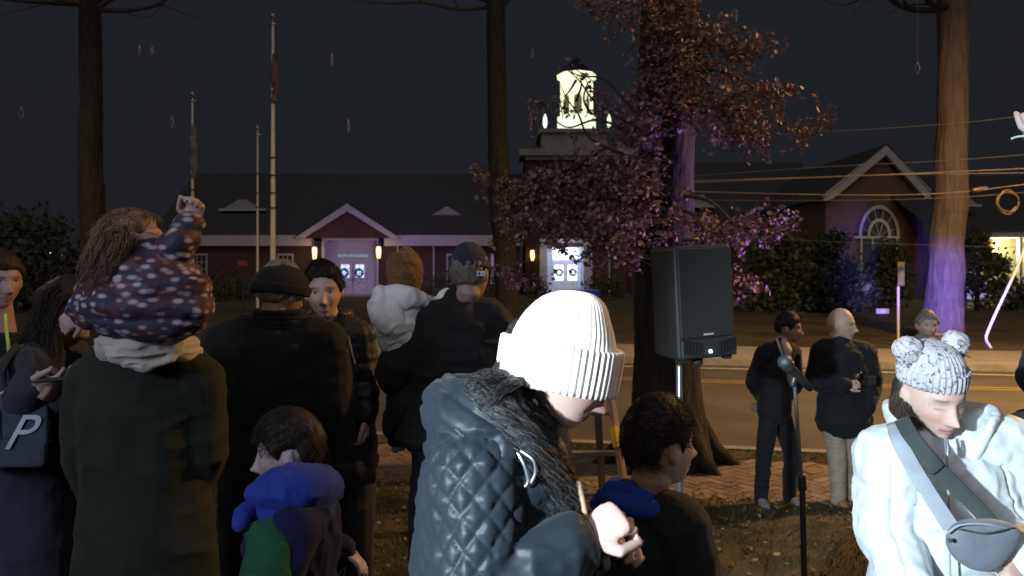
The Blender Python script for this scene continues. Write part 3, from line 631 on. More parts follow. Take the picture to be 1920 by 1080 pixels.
# overhead cables along the street, lit by the street lamp
M['cable'] = mat('cable', (.04, .036, .032), .5, .2, spec=.5)
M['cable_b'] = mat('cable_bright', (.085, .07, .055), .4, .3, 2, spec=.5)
CB = [([(1100, 262), (1540, 247), (1790, 231), (1920, 217), (2300, 170)], .010, 'cable', 'highest thin overhead cable at upper right'),
      ([(1300, 330), (1545, 313), (1760, 302), (1920, 290), (2300, 255)], .012, 'cable', 'second overhead cable, crossing the chapel apex'),
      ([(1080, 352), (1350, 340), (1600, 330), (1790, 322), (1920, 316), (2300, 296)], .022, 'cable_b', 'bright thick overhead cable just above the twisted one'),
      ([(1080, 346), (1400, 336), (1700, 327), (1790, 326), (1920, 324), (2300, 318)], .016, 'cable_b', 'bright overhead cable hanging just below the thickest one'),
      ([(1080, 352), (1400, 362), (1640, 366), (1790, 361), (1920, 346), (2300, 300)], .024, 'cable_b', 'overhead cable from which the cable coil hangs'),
      ([(1080, 372), (1400, 376), (1640, 375), (1790, 370), (1920, 361), (2300, 330)], .014, 'cable', 'overhead cable passing over the top of the coil'),
      ([(1300, 438), (1500, 450), (1790, 461), (1920, 463), (2300, 460)], .008, 'cable', 'lowest thin cable crossing the round dark tree')]
for pts, r, m, lab in CB: tag(tube('overhead_cable', [W(px, py, 17.5-(px-1500)*.003) for px, py in pts], r*.6, M[m], None, 6, 6), lab, 'cable')
b = MB(); cc = W(1889, 379, 16.3)
for k in range(5):
    ph = random.uniform(-.03, .03); rr = .24+random.uniform(-.02, .02)
    b.loft([cc+V((rr*math.cos(t), ph, rr*math.sin(t)*1.0-.02*math.sin(t*3+k))) for t in np.linspace(0, 2*PI, 33)], [.017]*33, n=6, cap=False, side=(0, 1, 0))
tag(b.obj('cable_coil', M['cable_b'], None, True), 'looped coil of spare cable hanging at the right', 'cable coil')
b = MB(); b.loft([W(1825, 357, 16.5), W(1838, 355, 16.5), W(1850, 352, 16.5)], [.05, .06, .03], n=8); tag(b.obj('cable_splice', M['cable_b'], None, True), 'small bright splice case clipped on the overhead cable left of the coil', 'splice case')
M['guard'] = mat('guard', (.75, .73, .70), .4, .1, spec=.5)
tag(tube('cable_guard', [W(1926, 440, 16.6), W(1915, 482, 16.6), W(1895, 528, 16.6), W(1868, 585, 16.6), W(1852, 622, 16.6), W(1849, 637, 16.6), W(1858, 652, 16.6)], .028, M['guard'], None, 7, 5), 'pale curved cable slanting down to the verge at the right', 'cable')
# ornaments hung high over the green
om = mat('ornament', (.22, .22, .21), .5, .1)
for i, (px, py, h, w_) in enumerate([(40, 212, 11, 5), (322, 230, 11, 3.4), (262, 96, 12, 1.6), (285, 95, 7, 1.6), (622, 111, 12, 1.4), (653, 236, 12, 2.0), (998, 100, 8, 1.2), (995, 226, 18, 1.2), (1720, 128, 12, 4.4), (1380, 30, 12, 1.4)]):
    d = 9.0; c = W(px, py, d); H_ = h/F*d; w2 = max(.012, w_/F*d); b = MB()
    for s in (-1, 1): b.loft([c+V((0, 0, H_)), c+V((s*w2, 0, 0)), c+V((0, 0, -H_))], [.005]*3, n=5)
    lab = ['pale diamond ornament hanging at the far left', 'bluish diamond ornament left of the left flagpole', 'slim ornament hanging high above the left trunk, left of a shorter one', 'shortest slim ornament hanging high above the left trunk', 'slim ornament right of the tall flagpole top', 'pale slim ornament above the hall right of the tall flagpole', 'tiny slim ornament up left of the cupola top', 'long thin ornament just left of the cupola foot', 'pale diamond ornament left of the right trunk', 'thin ornament hanging above the brown leaves at the top'][i]
    o = tag(b.obj('hanging_ornament', om, None, True), lab, 'ornament', 'ornaments hanging over the green')
    MB().loft([c+V((0, 0, H_)), c+V((0, 0, H_+3.5))], [.0012, .0012], n=3, cap=False).obj('cord', M['twig'], o)
for px, py, lab in ((92, 474, 'tiny warm light far off behind the hedge'), (118, 478, 'tiny pale light far off right of the warm one'), (136, 468, 'tiny pale light far off nearest the dim trunk')):
    tag(MB().ball(W(px, py, 70), .07 if px > 100 else .12).obj('distant_light', mat('far_lamp', (1, .9, .6), .5, emis=(1, .85, .5), es=.5 if px > 100 else 3)), lab, 'light')

# ------------------------------------------------------------------ loudspeaker, microphone, ladder
d = 3.8
sp = empty('speaker_stand', (X(1278, d), d+.05, zg(X(1278, d), d)), 'black pole stand carrying the loudspeaker', 'speaker stand')
MB().loft([(X(1278, d), d+.05, zg(1, d)+.35), (X(1278, d), d+.05, Z(690, d))], [.018, .018], n=12).obj('pole', M['steel'], sp, True)
b = MB(); b.loft([(X(1278, d), d+.05, zg(1, d)+.3), (X(1278, d), d+.05, zg(1, d)+.62)], [.028, .028], n=12); b.obj('collar', M['black_metal'], sp, True)
for k in range(3):
    a = 1.2+k*2*PI/3; MB().loft([(X(1278, d), d+.05, .42), (X(1278, d)+.48*math.cos(a), d+.05+.48*math.sin(a), zg(1, d)+.02)], [.012, .012], n=8).obj('leg', M['black_metal'], sp, True)
loc = V((X(1326, d), d+.08, Z(567, d))); spk = empty('loudspeaker', loc, 'black loudspeaker with a small white status light on its stand', 'loudspeaker')
rotm = Matrix.Rotation(math.radians(19), 3, 'Z')@Matrix.Rotation(math.radians(-3), 3, 'Y')
def spm(b, name, m, parent, bev=0, smooth=False):
    b.v = [rotm@v+loc for v in b.v]; o = b.obj(name, m, parent, smooth)
    if bev: md = o.modifiers.new('b', 'BEVEL'); md.width = bev; md.segments = 3; md.limit_method = 'ANGLE'
    return o
hw, hh = .172, .295
b = MB(); fr = [(-hw, -.02), (hw, -.02), (hw, .06), (hw*.62, .27), (-hw*.86, .27), (-hw, .06)]
b.add([(x, y, z) for z in (-hh, hh) for x, y in fr], [[5, 4, 3, 2, 1, 0], [6, 7, 8, 9, 10, 11]]+[(i, (i+1) % 6, (i+1) % 6+6, i+6) for i in range(6)]); cab = spm(b, 'cabinet', M['black_plastic'], spk, .022)
b = MB(); b.box(-hw*.93, hw*.93, -.034, -.0195, -hh*.62, hh*.95); spm(b, 'grille', M['grille'], spk, .012)
b = MB(); b.box(-hw*.96, hw*.96, -.045, -.0205, -hh*.97, -hh*.64); pn = spm(b, 'vent_panel', M['black_plastic'], spk, .014)
slot_m = mat('slot', (.012, .012, .013), .8)
for s in (-1, 1):
    b = MB()
    for k in range(6): x = s*(.055+k*.019); b.box(x-.006, x+.006, -.052, -.0455, -hh*.93+.004*k, -hh*.70+.004*k)
    spm(b, 'vent_slots', slot_m, pn)
b = MB(); b.box(-.028, .028, -.040, -.0345, -hh*.575, -hh*.545); spm(b, 'badge', mat('badge', (.7, .7, .7), .3, metal=.6, emis=(.4, .4, .4), es=.25), spk)  # weak emission brightens the plate, which is no lamp
b = MB(); b.ball((0, -.047, -hh*.86), .009); spm(b, 'status_light', M['led'], pn)
b = MB(); b.loft([(-.05, .1, hh+.0), (-.05, .1, hh+.03), (.05, .1, hh+.03), (.05, .1, hh)], [.01]*4, n=8); spm(b, 'handle', M['black_plastic'], spk, 0, True)
b = MB(); b.loft([(0, .08, -hh-.03), (0, .08, -hh+.01)], [.03, .03], n=12); spm(b, 'pole_socket', M['black_plastic'], spk)
for a_0 in (-.16, .12): b = MB(); b.box(a_0, a_0+.04, .0, .04, -hh-.015, -hh+.001); spm(b, 'foot', M['black_plastic'], spk)

d = 3.2
x = X(1490, d); zb = zg(x, d)
ms = empty('microphone_stand', (x, d, zb), 'slim black microphone stand standing on the lawn', 'microphone stand')
MB().loft([W(1503, 900, d), W(1490, 724, d), W(1488, 716, d)], [.0085, .0085, .0085], n=10).obj('upper_tube', M['steel'], ms, True)
MB().loft([V((X(1512, d), d, zb+.03)), W(1504, 895, d)], [.013, .013], n=10).obj('lower_tube', M['black_metal'], ms, True)
MB().loft([W(1504, 915, d), W(1503, 893, d)], [.019, .017], n=12).obj('clutch', M['black_metal'], ms, True)
MB().loft([(X(1512, d), d, zb-.01), (X(1512, d), d, zb+.02), (X(1512, d), d, zb+.035)], [.15, .15, .05], n=28, cap=False).obj('base', M['black_metal'], ms, True)
MB().loft([W(1486, 722, d), W(1490, 708, d)], [.014, .016], n=10).obj('clip', M['black_metal'], ms, True)
mic = tag(empty('microphone', W(1490, 700, d), 'black wireless microphone clipped at an angle on its stand', 'microphone'))
MB().loft([W(1482, 690, d-.02), W(1512, 722, d+.02), W(1519, 729, d+.03)], [.021, .016, .013], n=16).obj('handle', mat('mic_body', (.02, .022, .026), .25, .05, spec=.7), mic, True)
MB().ball(W(1472, 679, d-.03), (.032, .032, .032)).obj('mesh_head', mat('mic_mesh', (.10, .11, .12), .45, .2, 200, .001, 900, metal=.6), mic, True)
MB().loft([W(1478, 686, d-.024), W(1481, 689, d-.022)], [.030, .025], n=16).obj('collar', M['black_metal'], mic, True)

d = 6.1
ld = empty('step_ladder', (X(1120, d), d, zg(X(1120, d), d)), 'step ladder with a blue top cap behind the woman in the white beanie', 'ladder')
lp = mat('fibreglass', (.42, .27, .19), .45, .2, 3)
zt = Z(560, d); zb = zg(1, d)
def rail(px0, px1, y0, y1, name, m):
    b = MB(); a = V((X(px0, d), d+y0, zt)); c = V((X(px1, d), d+y1, zb)); b.loft([a, c], [(.033, .016)]*2, n=4, cap=False, side=(1, 0, 0)); b.obj(name, m, ld)
rail(1116, 1168, -.05, -.45, 'rail', lp); rail(1068, 1022, -.05, -.45, 'rail', lp); rail(1110, 1150, .1, .75, 'rear_rail', M['steel']); rail(1070, 1035, .1, .75, 'rear_rail', M['steel'])
for k in range(1, 6):
    f_ = k/6; b = MB(); xa = X(1068-46*f_, d); xb = X(1116+52*f_, d); z = zt+(zb-zt)*f_; yy = d-.05-.4*f_
    b.box(xa+.03, xb-.03, yy-.04, yy+.04, z-.012, z+.012); b.obj('step', mat('tread', (.16, .15, .16), .5), ld)
MB().box(X(1062, d), X(1121, d), d-.16, d+.16, zt, zt+.07).obj('top_cap', mat('cap_blue', (.05, .07, .5), .5), ld)
o = MB().loft([W(1152, 800, d-.30), W(1158, 838, d-.33)], [(.036, .020)]*2, n=4, cap=False, side=(1, 0, 0)).obj('warning_sticker', mat('sticker', (.9, .55, .05), .5, emis=(1, .5, .05), es=.0), ld)

#PEOPLE#
# ================================================================== PEOPLE
M['skin'] = vcol_mat('skin', .5, .35, .08)
def seg_param(P, a, b):
    a = np.array(a); b = np.array(b); ab = b-a; t = ((P-a)@ab)/(ab@ab); tc_ = np.clip(t, 0, 1); q = a+tc_[:, None]*ab
    return t, np.linalg.norm(P-q, axis=1)
class Head:
    """face toward local +y, x = person's right, z up, origin between the eyes' depth; s = 1 for an adult head 0.235 m tall"""
    def __init__(s, pos, yaw, pitch=0, roll=0, sc=1.0):
        s.pos = V(pos); s.s = sc
        s.R = Matrix.Rotation(-math.radians(yaw), 3, 'Z')@Matrix.Rotation(math.radians(pitch), 3, 'X')@Matrix.Rotation(math.radians(roll), 3, 'Y')
    def w(s, p): return s.pos+s.R@(V(p)*s.s)
    def arr(s, A): return (np.asarray(A)*s.s)@np.array(s.R).T+np.array(s.pos)
    def inv(s, A): return (np.asarray(A)-np.array(s.pos))@np.array(s.R)/s.s
def head_shape(smile=0, wide=1.0):
    bm = bmesh.new(); bmesh.ops.create_icosphere(bm, subdivisions=5, radius=1.0)
    A = np.array([v.co[:] for v in bm.verts]); Fs = [[v.index for v in f.verts] for f in bm.faces]; bm.free()
    x, y, z = A[:, 0].copy(), A[:, 1].copy(), A[:, 2].copy()
    X_ = .075*wide*x; Y_ = .095*y; Z_ = .118*z
    t = np.clip(-z, 0, 1); up = np.clip(z, 0, 1)
    X_ *= 1-.36*t**1.7; X_ *= 1+.03*np.exp(-((z-.25)/.3)**2)
    bk = y < 0
    Y_ = np.where(bk, Y_*(1-.62*t**1.1)*(1+.06*up), Y_*(1+.0*t))
    Y_ = np.where(~bk, Y_-.002+.034*t**1.5*np.clip(y*3, 0, 1)*np.exp(-(X_/.05)**2), Y_-.004)
    fr = np.clip((y-.0)*3.5, 0, 1)
    def g(cx, cz, sx, sz): return np.exp(-((X_-cx)/sx)**2-((Z_-cz)/sz)**2)
    def g2(cx, cz, sx, sz): return g(cx, cz, sx, sz)+g(-cx, cz, sx, sz)
    D = 0
    zn = np.clip((.008-Z_)/.050, 0, 1)
    D = D+np.where((Z_ < .012) & (Z_ > -.052), (.005+.019*zn)*np.exp(-(X_/(.0075+.005*zn))**2), 0)*1.0
    D = D+.010*g(0, -.042, .011, .010)+.008*g2(.013, -.046, .006, .007)
    D = D-.010*g2(.031, .001, .016, .010)+.006*g2(.028, .021, .022, .007)+.0045*g2(.031, -.002, .011, .006)
    D = D+.005*g2(.045, -.030, .020, .018)+.004*smile*g2(.040, -.038, .014, .012)
    mw = .021+.008*smile; cz = -.073+.010*smile*(np.abs(X_)/.03)**2
    D = D+.007*np.exp(-(X_/mw)**2-((Z_-cz-.006)/.005)**2)+.008*np.exp(-(X_/(mw*.85))**2-((Z_-cz+.007)/.0055)**2)-.006*np.exp(-(X_/(mw*1.1))**2-((Z_-cz)/.0022)**2)
    D = D+.008*g(0, -.103, .020, .013)-.004*g(0, -.089, .02, .006)-.003*g2(.026, -.058, .006, .012)
    Y_ = Y_+D*fr
    return np.stack([X_, Y_, Z_], 1), Fs
def tint_head(me, hd, skin, lips=(.45, .16, .14), brow=(.06, .04, .03), smile=0, beard=0, eyes=True, scalp=None, nail=None, nailcol=None):
    A = co_of(me); L = hd.inv(A); x, y, z = L[:, 0], L[:, 1], L[:, 2]; near = np.linalg.norm(L, axis=1) < .2
    c = np.tile(np.array(skin), (len(A), 1)); fr = near & (y > .03)
    def mix(c, m, col, k): k = (m*k)[:, None]; return c*(1-k)+np.array(col)*k
    c = mix(c, fr*np.exp(-((np.abs(x)-.045)/.018)**2-((z+.035)/.018)**2), (skin[0]*1.02, skin[1]*.68, skin[2]*.62), .5)
    c = mix(c, fr*np.exp(-(x/.014)**2-((z+.045)/.012)**2), (skin[0]*1.02, skin[1]*.7, skin[2]*.65), .5)
    mw = .022+.009*smile; cz = -.073+.010*smile*(np.abs(x)/.03)**2
    c = mix(c, fr*(np.abs(x) < mw*1.15)*np.exp(-((z-cz)/.0095)**4), lips, .85)
    if smile: c = mix(c, fr*(np.abs(x) < mw*.85)*np.exp(-((z-cz)/.0042)**4), (.75, .72, .66), .95)
    else: c = mix(c, fr*(np.abs(x) < mw)*np.exp(-((z-cz)/.0018)**2), (.12, .05, .05), .8)
    c = mix(c, fr*np.exp(-((np.abs(x)-.031)/.019)**4-((z-.021-.05*(np.abs(x)-.03)*0)/.0042)**2), brow, .85)
    if eyes == 'down': c = mix(c, fr*np.exp(-((np.abs(x)-.031)/.014)**4-((z+.007)/.0022)**2), (.05, .03, .03), .9)
    elif eyes:
        c = mix(c, fr*np.exp(-((np.abs(x)-.031)/.0135)**4-((z)/.0048)**4), (.6, .56, .53), .9)
        c = mix(c, fr*np.exp(-((np.abs(x)-.031)/.006)**4-((z)/.006)**4), (.04, .025, .02), .95)
        c = mix(c, fr*np.exp(-((np.abs(x)-.031)/.015)**4-((z-.0058)/.0018)**2), (.04, .025, .02), .85)
    if beard: c = mix(c, near*(y > 0)*(z < -.045)*np.clip((-.03-z)/.03, 0, 1), (.12, .09, .07), beard)
    if scalp: c = mix(c, near*((z > .045) | ((y < -.0) & (z > -.03))), scalp, .9)
    if nail is not None:
        for p in nail: c = mix(c, (np.linalg.norm(A-np.array(p), axis=1) < .0085)*1.0, nailcol or skin, .95)
    at = me.attributes.new('tint', 'FLOAT_COLOR', 'POINT'); at.data.foreach_set('color', np.concatenate([c, np.ones((len(c), 1))], 1).ravel())

def hand_geo(b, wrist, d, n, side=1, curl=.4, sc=1.0, spread=1.0, thumb=.5, point=False):
    """wrist point, d = direction to fingertips, n = palm normal (fingers curl toward it), side = +1/-1 thumb side along d x n"""
    wrist = V(wrist); d = V(d).normalized(); n = V(n); n = (n-d*n.dot(d)).normalized(); t = d.cross(n)*side; k = sc; tips = []
    b.loft([wrist-d*.03*k, wrist, wrist+d*.035*k, wrist+d*.07*k, wrist+d*.088*k], [(.024*k, .019*k), (.026*k, .018*k), (.037*k, .016*k), (.041*k, .0145*k), (.038*k, .011*k)], side=t, n=14)
    for i, (o, L) in enumerate(((.030, .074), (.010, .083), (-.011, .077), (-.030, .060))):
        p = wrist+d*(.084-.004*abs(i-1.2))*k+t*o*k; dd = (d+t*(o*1.8*spread)).normalized(); c = curl*(1+.12*i); c = .08 if (point and i == 0) else c
        pts = [p-dd*.012*k]; ang = c*.5
        for j, ln in enumerate((.45, .30, .25)):
            q = (dd*math.cos(ang)+n*math.sin(ang)); pts.append(pts[-1]+q*L*k*ln*(1.16 if j == 0 else 1)); ang += c*.95
        b.loft(pts, [.0098*k, .0092*k, .0084*k, .0068*k], n=10); tips.append(tuple(pts[-1]))
    th = (d*.62+t*.75+n*.32*thumb).normalized(); p = wrist+d*.022*k+t*.022*k
    p1 = p+th*.045*k; th2 = (d*.85+t*(.35-.5*thumb)+n*.55*thumb).normalized(); p2 = p1+th2*.032*k; p3 = p2+th2*.026*k
    b.loft([p, p1, p2, p3], [.0155*k, .0125*k, .0108*k, .0085*k], n=10); tips.append(tuple(p3))
    return tips

def skeleton(base, H, yaw, **o):
    base = V(base); a = math.radians(yaw); f = V((math.sin(a), math.cos(a), 0)); r = V((math.cos(a), -math.sin(a), 0)); u = V((0, 0, 1)); J = dict(f=f, r=r, H=H, base=base)
    J['pel'] = base+u*.52*H; J['waist'] = base+u*.61*H; J['chest'] = base+u*.72*H; J['neck'] = base+u*.825*H; J['head'] = base+u*.925*H+f*.02
    for s, q in ((1, 'R'), (-1, 'L')):
        J['sh'+q] = base+u*.80*H+r*s*.108*H; J['el'+q] = J['sh'+q]-u*.175*H+r*s*.035*H-f*.01*H; J['wr'+q] = J['el'+q]-u*.145*H+f*.05*H
        J['hip'+q] = base+u*.50*H+r*s*.052*H; J['kn'+q] = base+u*.28*H+r*s*.06*H+f*.012*H; J['an'+q] = base+u*.05*H+r*s*.062*H
        J['toe'+q] = J['an'+q]+f*.085*H-u*.028*H+r*s*.012*H
    for k, v in o.items(): J[k] = V(v)
    return J
def torso_paths(J, hem=None, pad=0, wid=1.0, flare=0):
    H = J['H']; k = H/1.75*wid; pts = []; rad = []
    P, Wt, C, N = J['pel'], J['waist'], J['chest'], J['neck']
    dn = (P-Wt).normalized()
    if hem: pts.append(P+dn*hem); rad.append((.168*k+pad+flare, .125*k+pad+flare))
    pts += [P-dn*.0, Wt, C, C.lerp(N, .62), C.lerp(N, .88), N]
    rad += [(.165*k+pad+flare*.5, .122*k+pad+flare*.5), (.148*k+pad, .112*k+pad), (.168*k+pad, .124*k+pad), (.165*k+pad*.8, .105*k+pad*.8), (.115*k+pad*.6, .080*k+pad*.6), (.062*k+pad*.5, .060*k+pad*.5)]
    return pts, rad
def limb(b, pts, rad, n=14): b.loft(smooth_path(pts, 3), [float(x) for x in np.interp(np.linspace(0, 1, (len(pts)-1)*3+1), np.linspace(0, 1, len(rad)), rad)], n=n)
def fold_disp(me, amp=.006, freq=9, seed=0, stretch=(1, 1, .6), extra=None):
    a = co_of(me); no = no_of(me)
    n1 = vnoise(a*stretch, freq, seed); n2 = vnoise(a*stretch, freq*2.3, seed+3); rid = 1-np.abs(vnoise(a*stretch, freq*1.4, seed+9))*2
    n3 = 1-np.abs(vnoise(a*np.array(stretch)*[1.0, 1.0, 2.2]+n1[:, None]*.03, freq*1.9, seed+21))*2.4
    d = amp*(n1*.9+n2*.35+rid*.6+np.maximum(n3, -.4)*.55)
    if extra is not None: d = d+extra(a, no)
    set_co(me, a+no*d[:, None])
def baffles(amp, pitch, axis=(0, 0, 1)):
    ax = np.array(axis)
    return lambda a, no: amp*(np.abs(np.sin(PI*(a@ax)/pitch+.4*vnoise(a, 5, 3)))**.6-.6)
def sleeve(b, J, q, pad, k, cuff=.0, wr=None):
    sh, el, w_ = J['sh'+q], J['el'+q], J['wr'+q] if wr is None else wr
    tow = J['neck'].lerp(sh, .45)-V((0, 0, .03*k))
    b.loft([tow, sh.lerp(tow, .35)], [(.07*k+pad)*.9, .068*k+pad*.9], n=14)
    limb(b, [sh, sh.lerp(el, .5), el, el.lerp(w_, .5), w_+(w_-el).normalized()*cuff], [.064*k+pad*.85, .054*k+pad*.85, .050*k+pad*.8, .042*k+pad*.75, .034*k+pad*.65])

def person(label, J, hd, skin=(.50, .32, .25), voxel=.006, top=None, bottom=None, shoes=None, hands=(), cat='person', group=None, face=None, width=1.0, collar=None, hood=None, ears=True, legs=True, seed=1, top_arms='LR', body_arms='LR'):
    H = J['H']; k = H/1.75*width; kk = H/1.75
    root = empty('person', J['base'], label, cat, group)
    face = dict(face or {}); smile = face.get('smile', 0)
    b = MB(); p, r = torso_paths(J, None, -.035*k, width); b.loft(smooth_path(p, 2), [tuple(np.array([np.interp(i/((len(p)-1)*2), np.linspace(0, 1, len(r)), [q[j] for q in r]) for j in (0, 1)])) for i in range((len(p)-1)*2+1)], side=J['r'], n=20)
    nk = hd.w((0, -.030, -.085)); b.loft([J['neck']-V((0, 0, .03)), J['neck'].lerp(nk, .5), nk, hd.w((0, -.02, -.03))], [.062*kk, .053*max(hd.s, .8), .052*hd.s, .05*hd.s], n=16)
    hv, hf = head_shape(smile, face.get('wide', 1)); b.add([V(q) for q in hd.arr(hv)], hf)
    if ears:
        for s in (-1, 1):
            rt = hd.R@Matrix.Rotation(s*math.radians(-22), 3, 'Z'); b.ball(hd.w((s*.076, -.008, -.012)), (.0075*hd.s, .017*hd.s, .030*hd.s), rt); b.ball(hd.w((s*.082, -.016, -.006)), (.005*hd.s, .011*hd.s, .026*hd.s), rt)
    for q in body_arms: limb(b, [J['sh'+q], J['el'+q], J['wr'+q]], [.045*k, .036*k, .0235*kk])
    if legs:
        for q in 'LR': limb(b, [J['hip'+q], J['kn'+q], J['an'+q], J['an'+q]-V((0, 0, .03))], [.075*k, .052*k, .036*k, .034*k])
    tips = []
    for hsp in hands:
        q = hsp['q']; tp = hand_geo(b, J['wr'+q], hsp['d'], hsp['n'], hsp.get('side', 1), hsp.get('curl', .5), hsp.get('sc', kk*.98), hsp.get('spread', 1), hsp.get('thumb', .5), hsp.get('point', False)); tips += tp
    me = b.remesh('body', voxel, M['skin'], 1); tint_head(me, hd, skin, smile=smile, beard=face.get('beard', 0), brow=face.get('brow', (.06, .04, .03)), eyes=face.get('eyes', True), scalp=face.get('scalp'), lips=face.get('lips', (.42, .17, .15)), nail=tips if face.get('nail') else None, nailcol=face.get('nail'))
    body = link('body', me, root)
    if top:
        b = MB(); pad = top.get('pad', .02); p, r = torso_paths(J, top.get('hem', .06), pad, width, top.get('flare', 0))
        b.loft(p, r, side=J['r'], n=28)
        for q in top_arms: sleeve(b, J, q, pad, k, top.get('cuff', 0), top.get('wr'+q) and V(top['wr'+q]))
        for s in top.get('solids', []): b.loft(*s[:2], **(s[2] if len(s) > 2 else {}))
        me = b.remesh(top.get('name', 'jacket'), max(voxel, top.get('voxel', 0) or voxel*1.15), top['mat'], 3); fold_disp(me, top.get('amp', .006), top.get('freq', 9), seed, extra=top.get('extra')); tp = link(top.get('name', 'jacket'), me, root)
        if top.get('post'): top['post'](tp, me)
    if bottom:
        b = MB(); pb = bottom.get('pad', .012)
        b.loft([J['pel']-V((0, 0, .06*kk)), J['pel'], J['waist']], [(.150*k+pb, .115*k+pb), (.155*k+pb*.5, .112*k+pb*.5), (.125*k, .09*k)], side=J['r'], n=20)
        for q in 'LR': limb(b, [J['hip'+q], J['hip'+q].lerp(J['kn'+q], .5), J['kn'+q], J['kn'+q].lerp(J['an'+q], .5), J['an'+q]-V((0, 0, .02))], [.080*k+pb, .078*k+pb, .06*k+pb, .056*k+pb, .05*k+pb])
        me = b.remesh('trousers', max(.007, voxel*1.2), bottom['mat'], 2); fold_disp(me, bottom.get('amp', .006), 8, seed+5, (1, 1, .8)); link('trousers', me, root)
    if shoes:
        for q in 'LR':
            a, t_ = J['an'+q], J['toe'+q]; z0 = J['base'].z if not shoes.get('free') else t_.z-.03
            back = a-(t_-a).normalized()*.04*kk; b = MB(); b.loft([V((back.x, back.y, t_.z+.012*kk)), V((a.x, a.y, t_.z+.016*kk)), a.lerp(t_, .6).lerp(V((t_.x, t_.y, t_.z)), .5), t_+(t_-a)*.15], [(.034*kk, .034*kk), (.040*kk, .044*kk), (.046*kk, .034*kk), (.038*kk, .024*kk)], side=J['r'], n=14)
            b.loft([a-V((0, 0, .03*kk)), a+V((0, 0, .015))], [.042*kk, .04*kk], n=12); link('shoe', b.remesh('shoe', .006, shoes['mat'], 2), root)
    if collar:
        b = MB(); n_ = J['neck']; R0 = collar.get('r', .075)*kk; hgt = collar.get('h', .05)*kk; th = collar.get('t', .014)*kk; c = n_+V(collar.get('o', (0, 0, 0)))
        for zz in np.linspace(0, hgt, max(2, int(hgt/.012))):
            ring = []
            for t in np.linspace(collar.get('a0', 0), collar.get('a1', 2*PI), 29): ring.append(c+J['r']*(math.sin(t)*R0*(1.05+zz*collar.get('fl', 0)))+J['f']*(math.cos(t)*R0*(.95+zz*collar.get('fl', 0)))+V((0, 0, zz)))
            b.loft(ring, [th]*29, n=8)
        me = b.remesh('collar', max(.0045, voxel*.8), collar['mat'], 2); fold_disp(me, .003, 14, seed); link('collar', me, root)
    return root, J, hd
def arc_hood(J, r=.10, t=.05, span=130, back=.02, dz=.0, droop=.05, n=17):
    pts = []; rad = []
    for a in np.linspace(-span, span, n):
        ar = math.radians(a); p = J['neck']-J['f']*(math.cos(ar)*r*1.05+back)+J['r']*math.sin(ar)*r*1.15+V((0, 0, dz-droop*abs(math.sin(ar/1.5))**1.5)); pts.append(p); rad.append((t*(.55+.45*math.cos(ar*.6)), t*(.55+.45*math.cos(ar*.6))*.8))
    return pts, rad

def hair_cap(hd, root, m, seed=1, thick=.012, front=.045, low=-.03, name='hair', sideburn=0, disp=.004, cut=None, streak=(22, 22, 5)):
    """short hair: shell over the scalp, cut along a hairline, with strand texture"""
    A, Fs = head_shape(); x, y, z = A[:, 0], A[:, 1], A[:, 2]
    line = np.interp(y, [-.11, -.05, -.035, .008, .022, .045, .07, .10], [low, low+.008, .012, .014, -.002-sideburn, .012, front*.85, front])
    m_ = z-line; nrm = A/np.linalg.norm(A, axis=1)[:, None]
    k = np.clip(m_/.022, -1, 1); off = thick*np.clip(k*1.3, -.8, 1)+disp*vnoise(A*streak, 9, seed)+disp*1.6*vnoise(A, 26, seed+2)
    B = A+nrm*off[:, None]; B[:, 2] += thick*.5*np.clip(z/.1, 0, 1)
    me = mesh_of(name, hd.arr(B), Fs, m); 
    bm = bmesh.new(); bm.from_mesh(me); bm.verts.ensure_lookup_table(); bmesh.ops.delete(bm, geom=[v for v in bm.verts if m_[v.index] < -.012], context='VERTS'); bm.to_mesh(me); bm.free()
    me.polygons.foreach_set('use_smooth', [True]*len(me.polygons)); return link(name, me, root)
def tufts(hd, root, m, seed=1, n=900, length=.03, front=.045, low=-.03, lift=.35, r=.0009, flow=(0, .5, -.6), name='hair_strands', parent=None, base_r=1.06):
    rg = np.random.default_rng(seed); A, Fs = head_shape(); x, y, z = A[:, 0], A[:, 1], A[:, 2]
    line = np.interp(y, [-.11, -.05, -.035, .008, .022, .045, .07, .10], [low, low+.008, .02, .02, .0, .02, front*.9, front]); ok = np.where(z > line)[0]; b = MB()
    for i in rg.choice(ok, n):
        p = A[i]; nn = p/np.linalg.norm(p); fl = np.array(flow)+rg.normal(size=3)*.25; fl = fl-nn*(fl@nn); L = length*rg.uniform(.5, 1.3)
        q = [p*base_r+nn*.004, p*base_r+nn*(.004+L*lift*.5)+fl*L*.5, p*base_r+nn*(.004+L*lift*.6)+fl*L]
        b.loft([hd.w(t) for t in q], [r, r*.9, r*.3], n=3, cap=False)
    return b.obj(name, m, root if parent is None else parent, True)
def strands(paths, n, spread, root, m, seed=1, r=.0012, curl=.006, pitch=.05, name='hair_strands', flare=0):
    rg = np.random.default_rng(seed); b = MB()
    for i in range(n):
        P = smooth_path(paths[rg.integers(0, len(paths))], 9); o = rg.normal(size=3); o /= max(1, np.linalg.norm(o)/1.3); o = o*spread
        ph = rg.uniform(0, 6.28); cut = int(len(P)*rg.uniform(.72, 1)); pts = []; s = 0; pi_ = pitch*rg.uniform(.7, 1.4); cu = curl*rg.uniform(.5, 1.5)
        for j in range(cut):
            if j: s += (P[j]-P[j-1]).length
            tt = s*6.283/pi_+ph; kf = .35+.65*min(1, j/6)+flare*j/len(P); amp = cu*min(1, j/8)
            pts.append(P[j]+V(o)*kf+V((math.cos(tt)*amp, math.sin(tt)*amp, math.sin(tt*1.1)*amp*.4)))
        b.loft(pts, [r*(1-.5*j/cut) for j in range(cut)], n=3, cap=False)
    return b.obj(name, m, root, True)

